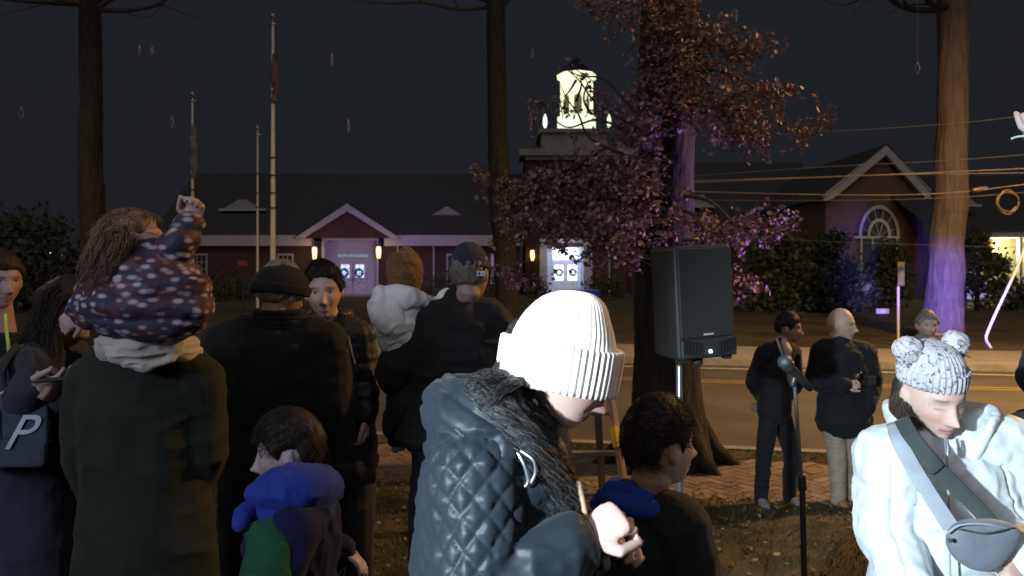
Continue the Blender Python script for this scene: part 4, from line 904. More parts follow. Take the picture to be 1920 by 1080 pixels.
# cloth, hair
def cloth(name, c, rough=.85, sheen=.06, var=.12, bump=.0008, bs=260, **k): return mat(name, c, rough, var, 14, bump, bs, k.pop('spec', .2), sheen=sheen, **k)
C_ = dict(kid_navy=cloth('kid_navy', (.009, .012, .055)),
 coat_green=cloth('coat_green', (.018, .023, .020)), coat_brown=cloth('coat_brown', (.014, .014, .014)), coat_black=cloth('coat_black', (.016, .017, .020)),
 coat_navy=cloth('coat_navy', (.030, .036, .055)), navy=cloth('navy_cloth', (.026, .03, .042)), black_puffer=cloth('black_puffer', (.018, .018, .021), .5, .1, spec=.4),
 quilt=cloth('quilt', (.015, .020, .027), .46, .05, .08, .0012, 34, spec=.18), white_puffer=cloth('white_puffer', (.60, .66, .69), .6, .1, .03, .0010, 30),
 white_child=cloth('white_child', (.80, .82, .88), .6, .1, .05, .001, 30), hood_pale=cloth('hood_pale', (.50, .48, .44), .9, .2, .05),
 suit=cloth('suit', (.014, .015, .020)), sweater=cloth('sweater', (.012, .014, .018), bump=.0015, bs=180), khaki=cloth('khaki', (.34, .29, .22)),
 shirt=cloth('shirt', (.55, .42, .44)), blue=cloth('blue_fleece', (.018, .050, .33)), green=cloth('green_panel', (.012, .085, .04)), grey=cloth('grey_coat', (.20, .19, .18)),
 shoe=mat('shoe_dark', (.05, .045, .045), .5), shoe_grey=mat('shoe_grey', (.25, .22, .22), .6), shoe_white=mat('shoe_white', (.6, .65, .72), .6), shoe_purple=mat('shoe_purple', (.2, .16, .35), .6), shoe_tan=mat('shoe_tan', (.25, .15, .07), .4),
 hair_dark=mat('hair_dark', (.020, .016, .014), .6, .3, 60, .001, 200, .25, stretch=(1, 1, .2)), hair_brown=mat('hair_brown', (.17, .11, .07), .5, .35, 40, .001, 200, .4, stretch=(1, 1, .2)),
 hair_greyblack=mat('hair_greyblack', (.020, .018, .018), .38, .4, 50, .001, 200, .5, stretch=(1, 1, .2)), hair_mid=mat('hair_mid', (.05, .035, .025), .5, .3, 60), hair_sheen=mat('hair_sheen', (.07, .07, .075), .35, .4, 50, spec=.5), hair_grey=mat('hair_grey', (.16, .14, .12), .6, .3, 50),
 knit_dark=cloth('knit_dark', (.010, .010, .011), bump=.002, bs=120), knit_mustard=cloth('knit_mustard', (.16, .095, .04), bump=.003, bs=150), knit_white=cloth('knit_white', (.80, .76, .72), .95, .3, .03),
 cap_navy=cloth('cap_navy', (.030, .033, .055)), zip=mat('zip', (.5, .5, .52), .3, metal=.8), lime=mat('lime_zip', (.45, .65, .12), .5), webbing=cloth('webbing', (.045, .055, .055), .8), strap_pale=cloth('strap_pale', (.30, .33, .38), .7), bag_grey=cloth('bag_grey', (.15, .165, .20), .6, .15, .06, .001, 60))

def beanie(hd, root, m, name='beanie', rx=.094, ry=.112, z0=-.005, h=.135, cuff=.065, ribs=64, rib=.0022, peak=(0, -.02), seed=1, tilt=0, slouch=.0, knitamp=.0012, cuff_t=.007):
    """knit hat: crown surface and a folded cuff with ribs, head-local"""
    na, b = 256, MB(); v = []; rows = []
    zs = [(-.02, .97)]+[(t, None) for t in np.linspace(0, 1, 40)]
    def pt(a, z, s, push=0.0):
        rr = 1+push; x = rx*rr*s*math.cos(a)+peak[0]*(1-s); y = ry*rr*s*math.sin(a)-.008+peak[1]*(1-s); return (x, y, z)
    for t in np.linspace(0, 1, 46):
        z = z0+h*(1-(1-t)**1.9*1)*1.0 if False else z0+h*math.sin(t*PI/2)**.95; s = max(.012, math.cos(t*PI/2)**.78)
        for i in range(na):
            a = 2*PI*i/na; v.append(pt(a, z+slouch*math.sin(a)*t*-1, s, rib*.5/rx*math.cos(ribs*a)*min(1, s*1.5)))
    f = []
    n_r = 46
    for j in range(n_r-1):
        for i in range(na): f.append((j*na+i, j*na+(i+1) % na, (j+1)*na+(i+1) % na, (j+1)*na+i))
    f.append([(n_r-1)*na+i for i in range(na)])
    v = np.array(v); v = v+vnoise(v, 28, seed)[:, None]*.0012*np.sign(v)+np.stack([vnoise(v, 12, seed+1), vnoise(v, 12, seed+2), vnoise(v, 12, seed+3)], 1)*.0035
    o = link(name, mesh_of(name, hd.arr(v), f, m), root)
    if cuff:
        v = []; prof = [(-.004, .0), (cuff_t*.8, -.003), (cuff_t, .006)]+[(cuff_t+.001*math.sin(q*3), .006+(cuff-.012)*q) for q in np.linspace(.1, .95, 12)]+[(cuff_t, cuff-.004), (cuff_t*.6, cuff), (-.004, cuff-.002)]
        for off, zz in prof:
            for i in range(na):
                a = 2*PI*i/na; sh = rib*np.sign(math.cos(ribs*a))*abs(math.cos(ribs*a))**.6 if 0 < off else 0; R = 1+(off+sh)/rx+.02*(zz/cuff)
                v.append((rx*R*math.cos(a), ry*(1+(off+sh)/ry+.02*zz/cuff)*math.sin(a)-.008, z0-.012+zz+.0025*math.sin(a*2+seed)))
        f = []
        for j in range(len(prof)-1):
            for i in range(na): f.append((j*na+i, j*na+(i+1) % na, (j+1)*na+(i+1) % na, (j+1)*na+i))
        link('cuff', mesh_of('cuff', hd.arr(np.array(v)), f, m), o)
    return o

# ---------------------------------------------------------------- woman in white beanie and quilted jacket (nearest)
hd = Head(W(1060, 686, 1.5), 84, -30, 0, .97)
J = skeleton((-.03, 1.52, 0), 1.66, 80, neck=W(985, 790, 1.52), chest=W(930, 905, 1.52), waist=W(905, 1080, 1.52), pel=W(900, 1210, 1.52), shR=W(895, 880, 1.38), shL=W(985, 840, 1.68),
    elR=W(905, 1120, 1.30), wrR=W(1092, 1012, 1.34), elL=W(1010, 1100, 1.72), wrL=W(1100, 1030, 1.50))
def quilt_post_factory(J):
    segs = [(J['shR'], J['elR']), (J['elR'], J['wrR']), (J['shL'], J['elL'])]
    def extra(a, no):
        T, D = [], []
        ts, ds = seg_param(a, segs[0][0], segs[0][1]); t2, d2 = seg_param(a, segs[1][0], segs[1][1])
        el = np.array(segs[0][1]); ax = np.array(segs[0][1]-segs[0][0]); ln = np.linalg.norm(ax); ax /= ln
        ref = np.array((1., 0, 0)); e1 = ref-ax*(ref@ax); e1 /= np.linalg.norm(e1); e2 = np.cross(ax, e1)
        c = np.array(J['chest']); arm = ds < .115
        rel = a-np.array(segs[0][0]); u1 = np.arctan2(rel@e2, rel@e1)*.085; v1 = rel@ax
        rel2 = a-c; fr = np.array(J['f']); rr = np.array(J['r']); u2 = np.arctan2(rel2@fr, rel2@rr)*.15; v2 = a[:, 2]
        u = np.where(arm, u1, u2); v_ = np.where(arm, v1, v2); p = .046
        s1 = np.abs(np.sin(PI*(u+v_*.8)/p)); s2 = np.abs(np.sin(PI*(u-v_*.8)/p)); q = np.minimum(s1, s2)
        amp = np.where((t2 > .15) & (d2 < .09) & ~(ds < .075), .15, 1.0)
        neck = np.linalg.norm(a-np.array(J['neck']), axis=1); amp = amp*np.clip((neck-.12)/.03, 0, 1)
        return amp*(.0085*q**.5-.0055+.003*vnoise(a, 30, 4))+(1-amp)*.006*(1-np.abs(vnoise(a*(1, 1, 1), 22, 6))*2)*.7
    return extra
r_, J, hd = person('person in a blown-out white ribbed beanie and dark diamond-quilted jacket looking down', J, hd, skin=(.66, .44, .38), voxel=.0042,
    top=dict(mat=C_['quilt'], pad=.038, hem=.12, amp=.004, extra=quilt_post_factory(J), voxel=.0048, cuff=-.02),
    bottom=dict(mat=C_['navy']), shoes=dict(mat=C_['shoe']), face=dict(eyes='down', lips=(.40, .16, .15), nail=(.10, .01, .02)), ears=True,
    hands=[dict(q='R', d=(.80, .25, .42), n=(.2, .6, -.6), side=-1, curl=1.15, thumb=.9), dict(q='L', d=(.8, -.3, .35), n=(.3, -.5, -.6), side=1, curl=1.0, thumb=.8)])
# hood: big soft folded hood lying on the back
b = MB(); hp = [W(968, 842, 1.38), W(922, 812, 1.37), W(880, 788, 1.41), W(852, 772, 1.51), W(872, 752, 1.64), W(950, 745, 1.74), W(1030, 765, 1.72)]
b.loft(smooth_path(hp, 4), [(float(x), float(x)*1.0) for x in np.interp(np.linspace(0, 1, 25), [0, .15, .33, .5, .7, 1], [.022, .045, .062, .066, .058, .03])], n=20)
b.loft(smooth_path([W(992, 858, 1.36), W(925, 838, 1.36), W(858, 838, 1.42), W(836, 835, 1.52), W(880, 820, 1.62)], 4), [(.022, .022)]*2+[(.040, .046)]*13+[(.04, .04)]*2, n=18)
b.loft([W(872, 745, 1.44), W(900, 775, 1.41), W(935, 810, 1.39)], [.035, .045, .03], n=16)
me = b.remesh('hood', .005, C_['quilt'], 4)
fold_disp(me, .007, 12, 3, (1, 1, 1), extra=lambda a, no: -.006*np.exp(-((np.mod(a@np.array((.5, .1, .86)), .055)-.02)/.005)**2)); link('hood', me, r_)
tube('hood_seam', [W(862, 735, 1.40), W(842, 775, 1.37), W(862, 812, 1.345), W(905, 838, 1.335)], .0035, C_['black_puffer'], r_, 6, 5)
tube('zip', [W(962, 850, 1.36), W(985, 900, 1.375), W(1002, 960, 1.38), W(1004, 1040, 1.39), W(1003, 1120, 1.40)], .006, C_['zip'], r_, 6, 5)
for pts in ([W(976, 845, 1.33), W(999, 862, 1.32), W(1004, 885, 1.32), W(996, 905, 1.32)], [W(968, 845, 1.33), W(982, 870, 1.32), W(990, 900, 1.32), W(985, 912, 1.32)]): tube('drawcord', pts, .0028, C_['zip'], r_, 6, 5)
hh2 = Head(W(1056, 686, 1.5), 84, -9, 0, .97)
ht = beanie(hh2, r_, C_['knit_white'], rx=.098, ry=.116, z0=-.030, h=.188, cuff=.092, ribs=58, rib=.0026, peak=(0, .02), seed=3, cuff_t=.010)
# long curly hair
hm = C_['hair_greyblack']
b = MB(); b.loft(smooth_path([hd.w((.0, -.07, -.02)), W(965, 760, 1.49), W(1000, 810, 1.49), W(1030, 880, 1.46), W(1062, 950, 1.45)], 4), [(float(q), float(q)*.8) for q in np.interp(np.linspace(0, 1, 17), [0, .2, .5, 1], [.066, .056, .036, .012])], n=16)
b.loft(smooth_path([hd.w((-.04, -.075, -.0)), W(990, 800, 1.60), W(1050, 900, 1.58)], 4), [.06, .06, .055, .055, .05, .045, .04, .03, .02], n=14)
me = b.remesh('hair', .005, hm, 3); fold_disp(me, .008, 26, 3, (1, 1, .5)); hr = link('hair', me, r_)
paths = [[W(1010, 706, 1.48), W(1008, 745, 1.465), W(1008, 790, 1.45), W(1024, 845, 1.42), W(1054, 905, 1.40), W(1084, 975, 1.39)],
         [W(988, 704, 1.47), W(984, 745, 1.44), W(988, 800, 1.41), W(1012, 860, 1.385), W(1042, 920, 1.38), W(1074, 985, 1.38)],
         [W(966, 702, 1.46), W(955, 730, 1.42), W(966, 785, 1.39), W(1000, 845, 1.37), W(1030, 900, 1.37), W(1054, 950, 1.38)],
         [W(955, 702, 1.46), W(925, 722, 1.40), W(935, 765, 1.375), W(985, 830, 1.36), W(1015, 880, 1.365), W(1040, 925, 1.38)],
         [W(950, 704, 1.46), W(905, 716, 1.40), W(905, 740, 1.375), W(958, 800, 1.36), W(1000, 850, 1.355), W(1030, 900, 1.37)]]
strands(paths, 2400, .012, hr, hm, 2, .0006, .0050, .05, flare=1.2)
strands(paths, 800, .013, hr, C_['hair_sheen'], 12, .0006, .0060, .055, flare=1.3)
strands([[W(960, 708, 1.42), W(930, 716, 1.38), W(898, 724, 1.36), W(868, 722, 1.37)], [W(985, 712, 1.42), W(950, 724, 1.37), W(925, 742, 1.35), W(905, 765, 1.35)]], 200, .009, hr, hm, 14, .0008, .004, .06)
tube('hood_cord', [W(1085, 905, 1.38), W(1095, 950, 1.36), W(1100, 985, 1.35)], .005, mat('cord_tan', (.30, .20, .12), .8), r_, 6, 4)

# ---------------------------------------------------------------- woman with bear-eared hat, white jacket
D = 2.05
hd = Head(W(1748, 736, D), 174, -18, 6, .96)
J = skeleton((X(1760, D), D+.05, -.05), 1.60, 190, neck=W(1762, 835, D+.07), chest=W(1762, 930, D+.06), waist=W(1765, 1060, D+.06), pel=W(1765, 1180, D+.06),
    shR=W(1674, 850, D+.05), shL=W(1868, 830, D+.06), elR=W(1664, 990, D+.02), wrR=W(1712, 1110, D-.12), elL=W(1905, 985, D+.02), wrL=W(1915, 1050, D-.20))
r2, J, hd2 = person('person in a white jacket and speckled hat with two pompom ears looking down', J, hd, skin=(.62, .42, .36), voxel=.0046,
    top=dict(mat=C_['white_puffer'], pad=.045, hem=.15, amp=.008, freq=11, cuff=0, extra=lambda a, no: -.010*np.exp(-((np.abs(a[:, 0]-(X(1762, D)))-.150-.06*(Z(900, D)-a[:, 2]))/.004)**2)*(a[:, 1] < D)*(a[:, 2] < Z(865, D))+.004*np.abs(np.sin(PI*a[:, 2]/.11)), voxel=.0055),
    bottom=dict(mat=C_['navy']), shoes=dict(mat=C_['shoe']), face=dict(eyes='down', brow=(.16, .11, .08), lips=(.48, .22, .20)),
    hands=[dict(q='L', d=(-.4, -.4, -.3), n=(-.3, .5, -.3), side=-1, curl=.8), dict(q='R', d=(.5, -.3, -.5), n=(.2, .5, -.4), side=1, curl=.8)])
# stand-up collar, open at the front
b = MB(); nk = J['neck']
for zz in np.linspace(-.01, .115, 12):
    rr = .088+.030*(zz/.115)**.8 if zz > 0 else .088; op_ = .16+max(0, zz)*6.2
    ring = [nk+V((0, .0, -.012))+J['r']*math.sin(t)*rr*1.15+J['f']*(math.cos(t)*rr*.98)+V((0, 0, zz-.05*max(0, math.cos(t))**2)) for t in np.linspace(op_, 2*PI-op_, 33)]
    b.loft(ring, [.014]*33, n=8)
me = b.remesh('collar', .005, C_['white_puffer'], 3); fold_disp(me, .003, 15, 2); link('collar', me, r2)
b = MB(); b.loft([W(1775, 822, D-.10), W(1777, 838, D-.11), W(1777, 853, D-.12)], [.004, .0055, .004], n=8); b.obj('zip_pull', C_['zip'], r2, True)
tube('zip', [W(1772, 820, D-.075), W(1776, 870, D-.118), W(1779, 960, D-.135), W(1782, 1100, D-.14)], .003, C_['strap_pale'], r2, 6, 4)
# hair escaping under the hat
strands([[hd2.w((.07, -.01, .0)), hd2.w((.075, .0, -.05)), W(1722, 800, D-.02)], [hd2.w((.072, -.03, .0)), hd2.w((.08, -.03, -.05)), W(1705, 790, D+.0)]], 700, .017, r2, C_['hair_mid'], 5, .0008, .003, .10, name='hair')
b = MB(); b.loft([hd2.w((.055, -.05, .01)), hd2.w((.07, -.035, -.06)), W(1712, 800, D+.03)], [.03, .028, .015], n=12); b.loft([hd2.w((-.055, -.05, .01)), hd2.w((-.06, -.03, -.07))], [.03, .02], n=12); me = b.remesh('hair', .005, C_['hair_dark'], 2); link('hair', me, r2)
# hat
def speckle(name, base, dark, sc):
    m = mat(name, base, .95, .03, 10, .004, 90, .1, sheen=.2); t = m.node_tree; bs = t.nodes['Principled BSDF']
    c = t.nodes.new('ShaderNodeTexCoord'); n = t.nodes.new('ShaderNodeTexNoise'); n.inputs['Scale'].default_value = sc; n.inputs['Detail'].default_value = 3; n.inputs['Distortion'].default_value = 1.6
    r = t.nodes.new('ShaderNodeValToRGB'); r.color_ramp.elements[0].position = .36; r.color_ramp.elements[0].color = (*dark, 1); r.color_ramp.elements[1].position = .47; r.color_ramp.elements[1].color = (*base, 1)
    t.links.new(c.outputs['Object'], n.inputs['Vector']); t.links.new(n.outputs['Fac'], r.inputs['Fac']); t.links.new(r.outputs['Color'], bs.inputs['Base Color']); return m
C_['knit_speck'] = speckle('knit_speckled', (.46, .44, .48), (.10, .09, .13), 46)
hdh = Head(W(1749, 733, D), 174, -14, 6, .95)
ho = beanie(hdh, r2, C_['knit_speck'], name='hat', rx=.082, ry=.096, z0=.044, h=.104, cuff=.045, ribs=36, rib=.0022, peak=(0, -.005), seed=7, cuff_t=.004)
for s in (1, -1):
    b = MB(); c = hdh.w((.076 if s > 0 else -.072, -.015, .130)); b.ball(c, (.037, .034, .037), n=40, m=28); me = b.mesh('pompom', C_['knit_speck']); a = co_of(me); set_co(me, a+no_of(me)*(vnoise(a, 60, 3)*.004+vnoise(a, 130, 5)*.003)[:, None]); link('pompom', me, ho)
# straps and bag
def band(name, pts, wdt, th, m, root, nrm=(0, -1, 0)):
    P = smooth_path(pts, 6); b = MB(); b.loft(P, [(wdt/2, th/2)]*len(P), side=(1, 0, .6), n=12, cap=False); return b.obj(name, m, root, True)
bag = empty('crossbody_bag', W(1842, 1020, D-.26), 'small grey crossbody bag hanging on the white jacket', 'bag')
P = [W(1676, 792, D-.03), W(1690, 835, D-.12), W(1730, 905, D-.165), W(1765, 960, D-.20), W(1785, 990, D-.235)]
band('strap', P, .040, .003, C_['strap_pale'], bag)
P = [W(1690, 785, D-.04), W(1712, 822, D-.135), W(1765, 885, D-.175), W(1820, 940, D-.20), W(1862, 985, D-.235)]
band('strap', P, .040, .004, C_['webbing'], bag)
b = MB(); b.loft([W(1737, 858, D-.17), W(1757, 880, D-.18)], [(.024, .006), (.024, .006)], side=(1, 0, .6), n=10); b.obj('buckle', C_['webbing'], bag, True)
b = MB(); c0 = W(1842, 1016, D-.25)
op = [(-72, 2), (-66, -28), (-20, -42), (30, -42), (62, -28), (73, -22), (60, 10), (30, 44), (-8, 47), (-52, 32)]
k_ = (D-.25)/F; ring = [c0+V((x*k_*1.04, 0, -(y*1.22+4)*k_)) for x, y in op]
bm = bmesh.new(); vf = [bm.verts.new(p+V((0, -.028, 0))) for p in [c0+(q-c0)*.86 for q in ring]]; vm = [bm.verts.new(p+V((0, .0, 0))) for p in ring]; vb = [bm.verts.new(p+V((0, .03, 0))) for p in [c0+(q-c0)*.9 for q in ring]]
n_ = len(op); bm.faces.new(vf[::-1]); bm.faces.new(vb)
for i in range(n_): j = (i+1) % n_; bm.faces.new((vf[i], vf[j], vm[j], vm[i])); bm.faces.new((vm[i], vm[j], vb[j], vb[i]))
bmesh.ops.recalc_face_normals(bm, faces=bm.faces); me = bpy.data.meshes.new('pouch'); bm.to_mesh(me); bm.free(); me.materials.append(C_['bag_grey'])
o = bpy.data.objects.new('t', me); COL.objects.link(o); md = o.modifiers.new('s', 'SUBSURF'); md.levels = 4; md2 = o.modifiers.new('c', 'CAST'); md2.factor = 0
me2 = bpy.data.meshes.new_from_object(o.evaluated_get(bpy.context.evaluated_depsgraph_get())); bpy.data.objects.remove(o); me2.name = 'pouch'
me2.polygons.foreach_set('use_smooth', [True]*len(me2.polygons)); a = co_of(me2); set_co(me2, a+no_of(me2)*(vnoise(a, 14, 3)*.006+vnoise(a, 30, 4)*.002)[:, None]); link('pouch', me2, bag)
tube('zip', [W(1798, 992, D-.283), W(1845, 1000, D-.292), W(1898, 990, D-.278)], .0022, C_['webbing'], bag, 6, 5)
tube('piping', [W(1776, 1000, D-.275), W(1800, 985, D-.282), W(1850, 983, D-.286), W(1905, 996, D-.268)], .0022, C_['strap_pale'], bag, 6, 5)
b = MB(); b.ball(W(1781, 1013, D-.285), .0055); b.obj('stud', C_['webbing'], bag, True)

# ---------------------------------------------------------------- boy in profile behind her
D = 2.0
hd = Head(W(1237, 832, D), 66, 2, 0, .98)
J = skeleton((X(1215, D), D+.03, -.06), 1.36, 45, neck=W(1210, 930, D+.02), chest=W(1210, 1010, D+.02), waist=W(1215, 1120, D+.02), shR=W(1275, 985, D-.08), shL=W(1140, 985, D+.12))
rb_, J, hd = person('young person with short dark hair seen in profile beside the white-beanie woman', J, hd, skin=(.50, .32, .24), voxel=.0046, top=dict(mat=C_['coat_black'], pad=.03, hem=.1, amp=.005), bottom=dict(mat=C_['navy']), shoes=dict(mat=C_['shoe']), face=dict(eyes=True, brow=(.05, .03, .02)), hands=[dict(q='L', d=(0, .2, -1), n=(-1, 0, 0), curl=.5), dict(q='R', d=(0, .2, -1), n=(-1, 0, 0), side=-1, curl=.5)])
hair_cap(hd, rb_, C_['hair_dark'], 3, .013, .045, -.045, sideburn=.012, disp=.003); tufts(hd, rb_, C_['hair_dark'], 2, 3200, .030, .045, -.045, .2, .0007, (0, .8, -.35), base_r=1.10)
b = MB(); pts, rad = arc_hood(J, .085, .036, 150, .005, .0, .02); b.loft(pts, rad, n=14); me = b.remesh('collar', .005, C_['blue'], 3); fold_disp(me, .004, 14, 2); link('collar', me, rb_)
b = MB(); b.loft([W(1135, 950, D+.05), W(1165, 925, D+.02), W(1192, 925, D-.03), W(1215, 935, D-.05)], [(.045, .03), (.05, .035), (.035, .03), (.02, .02)], n=14); me = b.remesh('scarf', .005, C_['blue'], 2); fold_disp(me, .006, 14, 2); link('scarf', me, rb_)

# ---------------------------------------------------------------- child in blue hood, lower left
D = 2.1
hd = Head(W(542, 846, D), -98, -6, 0, .89)
J = skeleton((X(560, D), D, -.05), 1.26, -70, neck=W(560, 925, D), chest=W(550, 1010, D), waist=W(548, 1110, D), shR=W(575, 985, D+.13), shL=W(560, 985, D-.12), elL=W(520, 1090, D-.16), wrL=W(480, 1160, D-.2), elR=W(600, 1060, D+.14), wrR=W(643, 1030, D+.1))
rc, J, hd = person('child with short dark hair and bright blue hood facing left', J, hd, skin=(.50, .40, .44), voxel=.005, top=dict(mat=C_['kid_navy'], pad=.035, hem=.1, amp=.010), bottom=dict(mat=C_['navy']), shoes=dict(mat=C_['shoe']), face=dict(eyes=True), hands=[dict(q='R', d=(.8, 0, -.6), n=(-.6, 0, -.8), curl=.35, sc=.72), dict(q='L', d=(-.5, 0, -1), n=(0, 1, 0), curl=.5, sc=.72)])
hair_cap(hd, rc, C_['hair_dark'], 5, .015, .045, -.05, sideburn=.012); tufts(hd, rc, C_['hair_dark'], 6, 2600, .030, .045, -.05, .2, .0007, (0, .8, -.35), base_r=1.12)
b = MB(); b.loft(smooth_path([W(480, 925, D-.12), W(530, 915, D-.13), W(585, 915, D-.06), W(605, 915, D+.03), W(560, 905, D+.13)], 3), [(.03, .03), (.04, .045), (.048, .05), (.055, .055), (.06, .06), (.06, .06), (.06, .06), (.06, .06), (.06, .06), (.05, .05), (.05, .05), (.04, .04), (.03, .03)], n=16)
b.loft([W(560, 935, D-.05), W(592, 960, D-.02), W(605, 990, D+.0)], [(.07, .06), (.065, .06), (.03, .03)], n=16)
b.loft([W(505, 945, D-.13), W(530, 975, D-.13), W(548, 1000, D-.12)], [(.05, .03), (.06, .035), (.03, .02)], n=16)
me = b.remesh('hood', .005, C_['blue'], 4); fold_disp(me, .006, 12, 2); link('hood', me, rc)
b = MB(); b.loft([W(492, 985, D-.17), W(505, 1030, D-.2), W(495, 1090, D-.22)], [(.045, .02), (.055, .03), (.06, .03)], n=14, side=(1, 0, 0)); me = b.remesh('green_panel', .005, C_['green'], 3); fold_disp(me, .005, 14, 2); link('green_panel', me, rc)
b = MB(); b.add([W(526, 1008, D-.185), W(560, 1015, D-.175), W(531, 1034, D-.19)], [(0, 1, 2)]); b.add([W(526, 1008, D-.182), W(560, 1015, D-.172), W(531, 1034, D-.187)], [(2, 1, 0)]); b.obj('patch', C_['strap_pale'], rc)
tube('sleeve_cuff', [W(472, 950, D-.14), W(455, 965, D-.17), W(450, 985, D-.2)], [.022, .025, .02], C_['blue'], rc, 10, 3)
for q, w_ in (((597, 960), 5), ((602, 985), 4)): MB().ball(W(q[0], q[1], D-.075), (w_*.0015, .006, w_*.0026)).obj('print_mark', C_['strap_pale'], rc, True)

# ---------------------------------------------------------------- adult in dark green coat with pale hood, back view
D = 2.3
hd = Head(W(285, 560, D+.12), 10, -14, 0, 1.0)
J = skeleton((X(275, D), D, -.06), 1.72, -5, neck=W(275, 650, D), chest=W(275, 760, D), waist=W(275, 900, D), pel=W(275, 1020, D), shL=W(186, 712, D), shR=W(362, 712, D), elL=W(168, 835, D+.02), elR=W(378, 845, D+.02), wrL=W(185, 930, D+.15), wrR=W(355, 950, D+.15))
rg_, J, hd = person('adult in a dark green coat with a pale hood, seen from behind', J, hd, voxel=.006, top=dict(mat=C_['coat_green'], name='coat', pad=.035, hem=.45, amp=.009, freq=6, flare=.02), bottom=dict(mat=C_['navy']), shoes=dict(mat=C_['shoe']), hands=[dict(q='L', d=(0, .3, -1), n=(1, 0, 0), curl=.5), dict(q='R', d=(0, .3, -1), n=(-1, 0, 0), side=-1, curl=.5)])
hair_cap(hd, rg_, C_['hair_dark'], 5, .02, .045, -.06)
b = MB(); b.loft(smooth_path([W(198, 655, D+.02), W(228, 645, D-.12), W(280, 640, D-.17), W(328, 648, D-.12), W(358, 668, D+.02)], 3), [(float(x), float(x)*.8) for x in np.interp(np.linspace(0, 1, 13), [0, .3, .5, .7, 1], [.030, .060, .070, .060, .030])], n=18)
b.loft([W(275, 610, D-.10), W(280, 650, D-.18), W(288, 682, D-.18)], [(.125, .04), (.115, .04), (.06, .018)], side=(1, 0, 0), n=18)
me = b.remesh('hood', .005, C_['hood_pale'], 4); fold_disp(me, .010, 9, 12, (1, 1, 1.6)); link('hood', me, rg_)

# ---------------------------------------------------------------- child on the shoulders, patterned jacket
def pattern_mat():
    m = mat('patterned_cloth', (.05, .05, .08), .6, .1, 10, .001, 100, .3); t = m.node_tree; bs = t.nodes['Principled BSDF']
    c = t.nodes.new('ShaderNodeTexCoord'); mp = t.nodes.new('ShaderNodeMapping'); mp.inputs['Scale'].default_value = (1, 1, 1.9); mp.inputs['Rotation'].default_value = (0, .35, 0)
    vo = t.nodes.new('ShaderNodeTexVoronoi'); vo.inputs['Scale'].default_value = 27; ra = t.nodes.new('ShaderNodeValToRGB'); e = ra.color_ramp
    e.elements[0].position = .20; e.elements[0].color = (1, 1, 1, 1); e.elements[1].position = .46; e.elements[1].color = (0, 0, 0, 1)
    n = t.nodes.new('ShaderNodeTexNoise'); n.inputs['Scale'].default_value = 14; cr = t.nodes.new('ShaderNodeValToRGB')
    for p_, cc in ((.38, (.035, .04, .075)), (.5, (.05, .035, .06)), (.62, (.10, .03, .035))):
        el = cr.color_ramp.elements[0] if p_ == .38 else cr.color_ramp.elements.new(p_); el.position = p_; el.color = (*cc, 1)
    mx = t.nodes.new('ShaderNodeMix'); mx.data_type = 'RGBA'; mx.inputs[7].default_value = (.40, .36, .42, 1)
    t.links.new(c.outputs['Object'], mp.inputs['Vector']); t.links.new(mp.outputs['Vector'], vo.inputs['Vector']); t.links.new(mp.outputs['Vector'], n.inputs['Vector']); t.links.new(vo.outputs['Distance'], ra.inputs['Fac']); t.links.new(n.outputs['Fac'], cr.inputs['Fac'])
    t.links.new(ra.outputs['Color'], mx.inputs[0]); t.links.new(cr.outputs['Color'], mx.inputs[6]); t.links.new(mx.outputs[2], bs.inputs['Base Color']); return m
C_['pattern'] = pattern_mat(); D = 2.12
hd = Head(W(256, 462, D), 62, 22, -28, .82)
J = skeleton(W(290, 600, D), 1.05, 10, pel=W(285, 555, D), waist=W(285, 535, D), chest=W(275, 512, D), neck=W(262, 492, D+.02), shL=W(215, 520, D), shR=W(305, 498, D), elL=W(178, 552, D+.02), wrL=W(150, 585, D+.05), elR=W(334, 460, D-.02), wrR=W(358, 420, D),
   hipL=W(255, 600, D+.05), hipR=W(320, 600, D+.05), knL=W(225, 640, D+.35), knR=W(345, 640, D+.35), anL=W(228, 760, D+.38), anR=W(342, 760, D+.38), toeL=W(228, 780, D+.46), toeR=W(342, 780, D+.46))
rp_, J, hd = person('small child in a multicoloured patterned jacket carried high, one arm raised pointing', J, hd, skin=(.52, .36, .33), voxel=.005, hands=[dict(q='R', d=(.22, .0, 1), n=(.2, -.9, 0), side=-1, curl=1.1, sc=.70, thumb=.8, point=False), dict(q='L', d=(-.7, .1, -.5), n=(0, 1, 0), curl=.4, sc=.68)],
    top=dict(mat=C_['pattern'], pad=.016, hem=.0, amp=.008, freq=10, extra=baffles(.008, .06), solids=[([W(276, 572, D), W(280, 545, D), W(262, 505, D)], [(.185, .13), (.170, .13), (.115, .11)], dict(side=(1, 0, 0), n=26)), ([W(230, 515, D), W(185, 560, D-.02), W(165, 592, D-.02)], [.055, .05, .04], dict(n=14))]), bottom=dict(mat=C_['navy']), shoes=dict(mat=C_['shoe'], free=True))
hair_cap(hd, rp_, C_['hair_brown'], 5, .018, .045, -.06); tufts(hd, rp_, C_['hair_brown'], 8, 1800, .05, .045, -.06, .25, .0009, (-.2, -.6, -.5), base_r=1.17)
strands([[hd.w((-.02, -.10, .07)), W(215, 445, D-.08), W(185, 495, D-.09), W(165, 545, D-.08)], [hd.w((.0, -.10, .04)), W(235, 450, D-.09), W(210, 500, D-.10), W(185, 540, D-.09)], [hd.w((-.05, -.05, .09)), W(205, 430, D-.04), W(175, 480, D-.05), W(158, 540, D-.04)]], 520, .020, rp_, C_['hair_brown'], 3, .0012, .006, .12, name='hair')

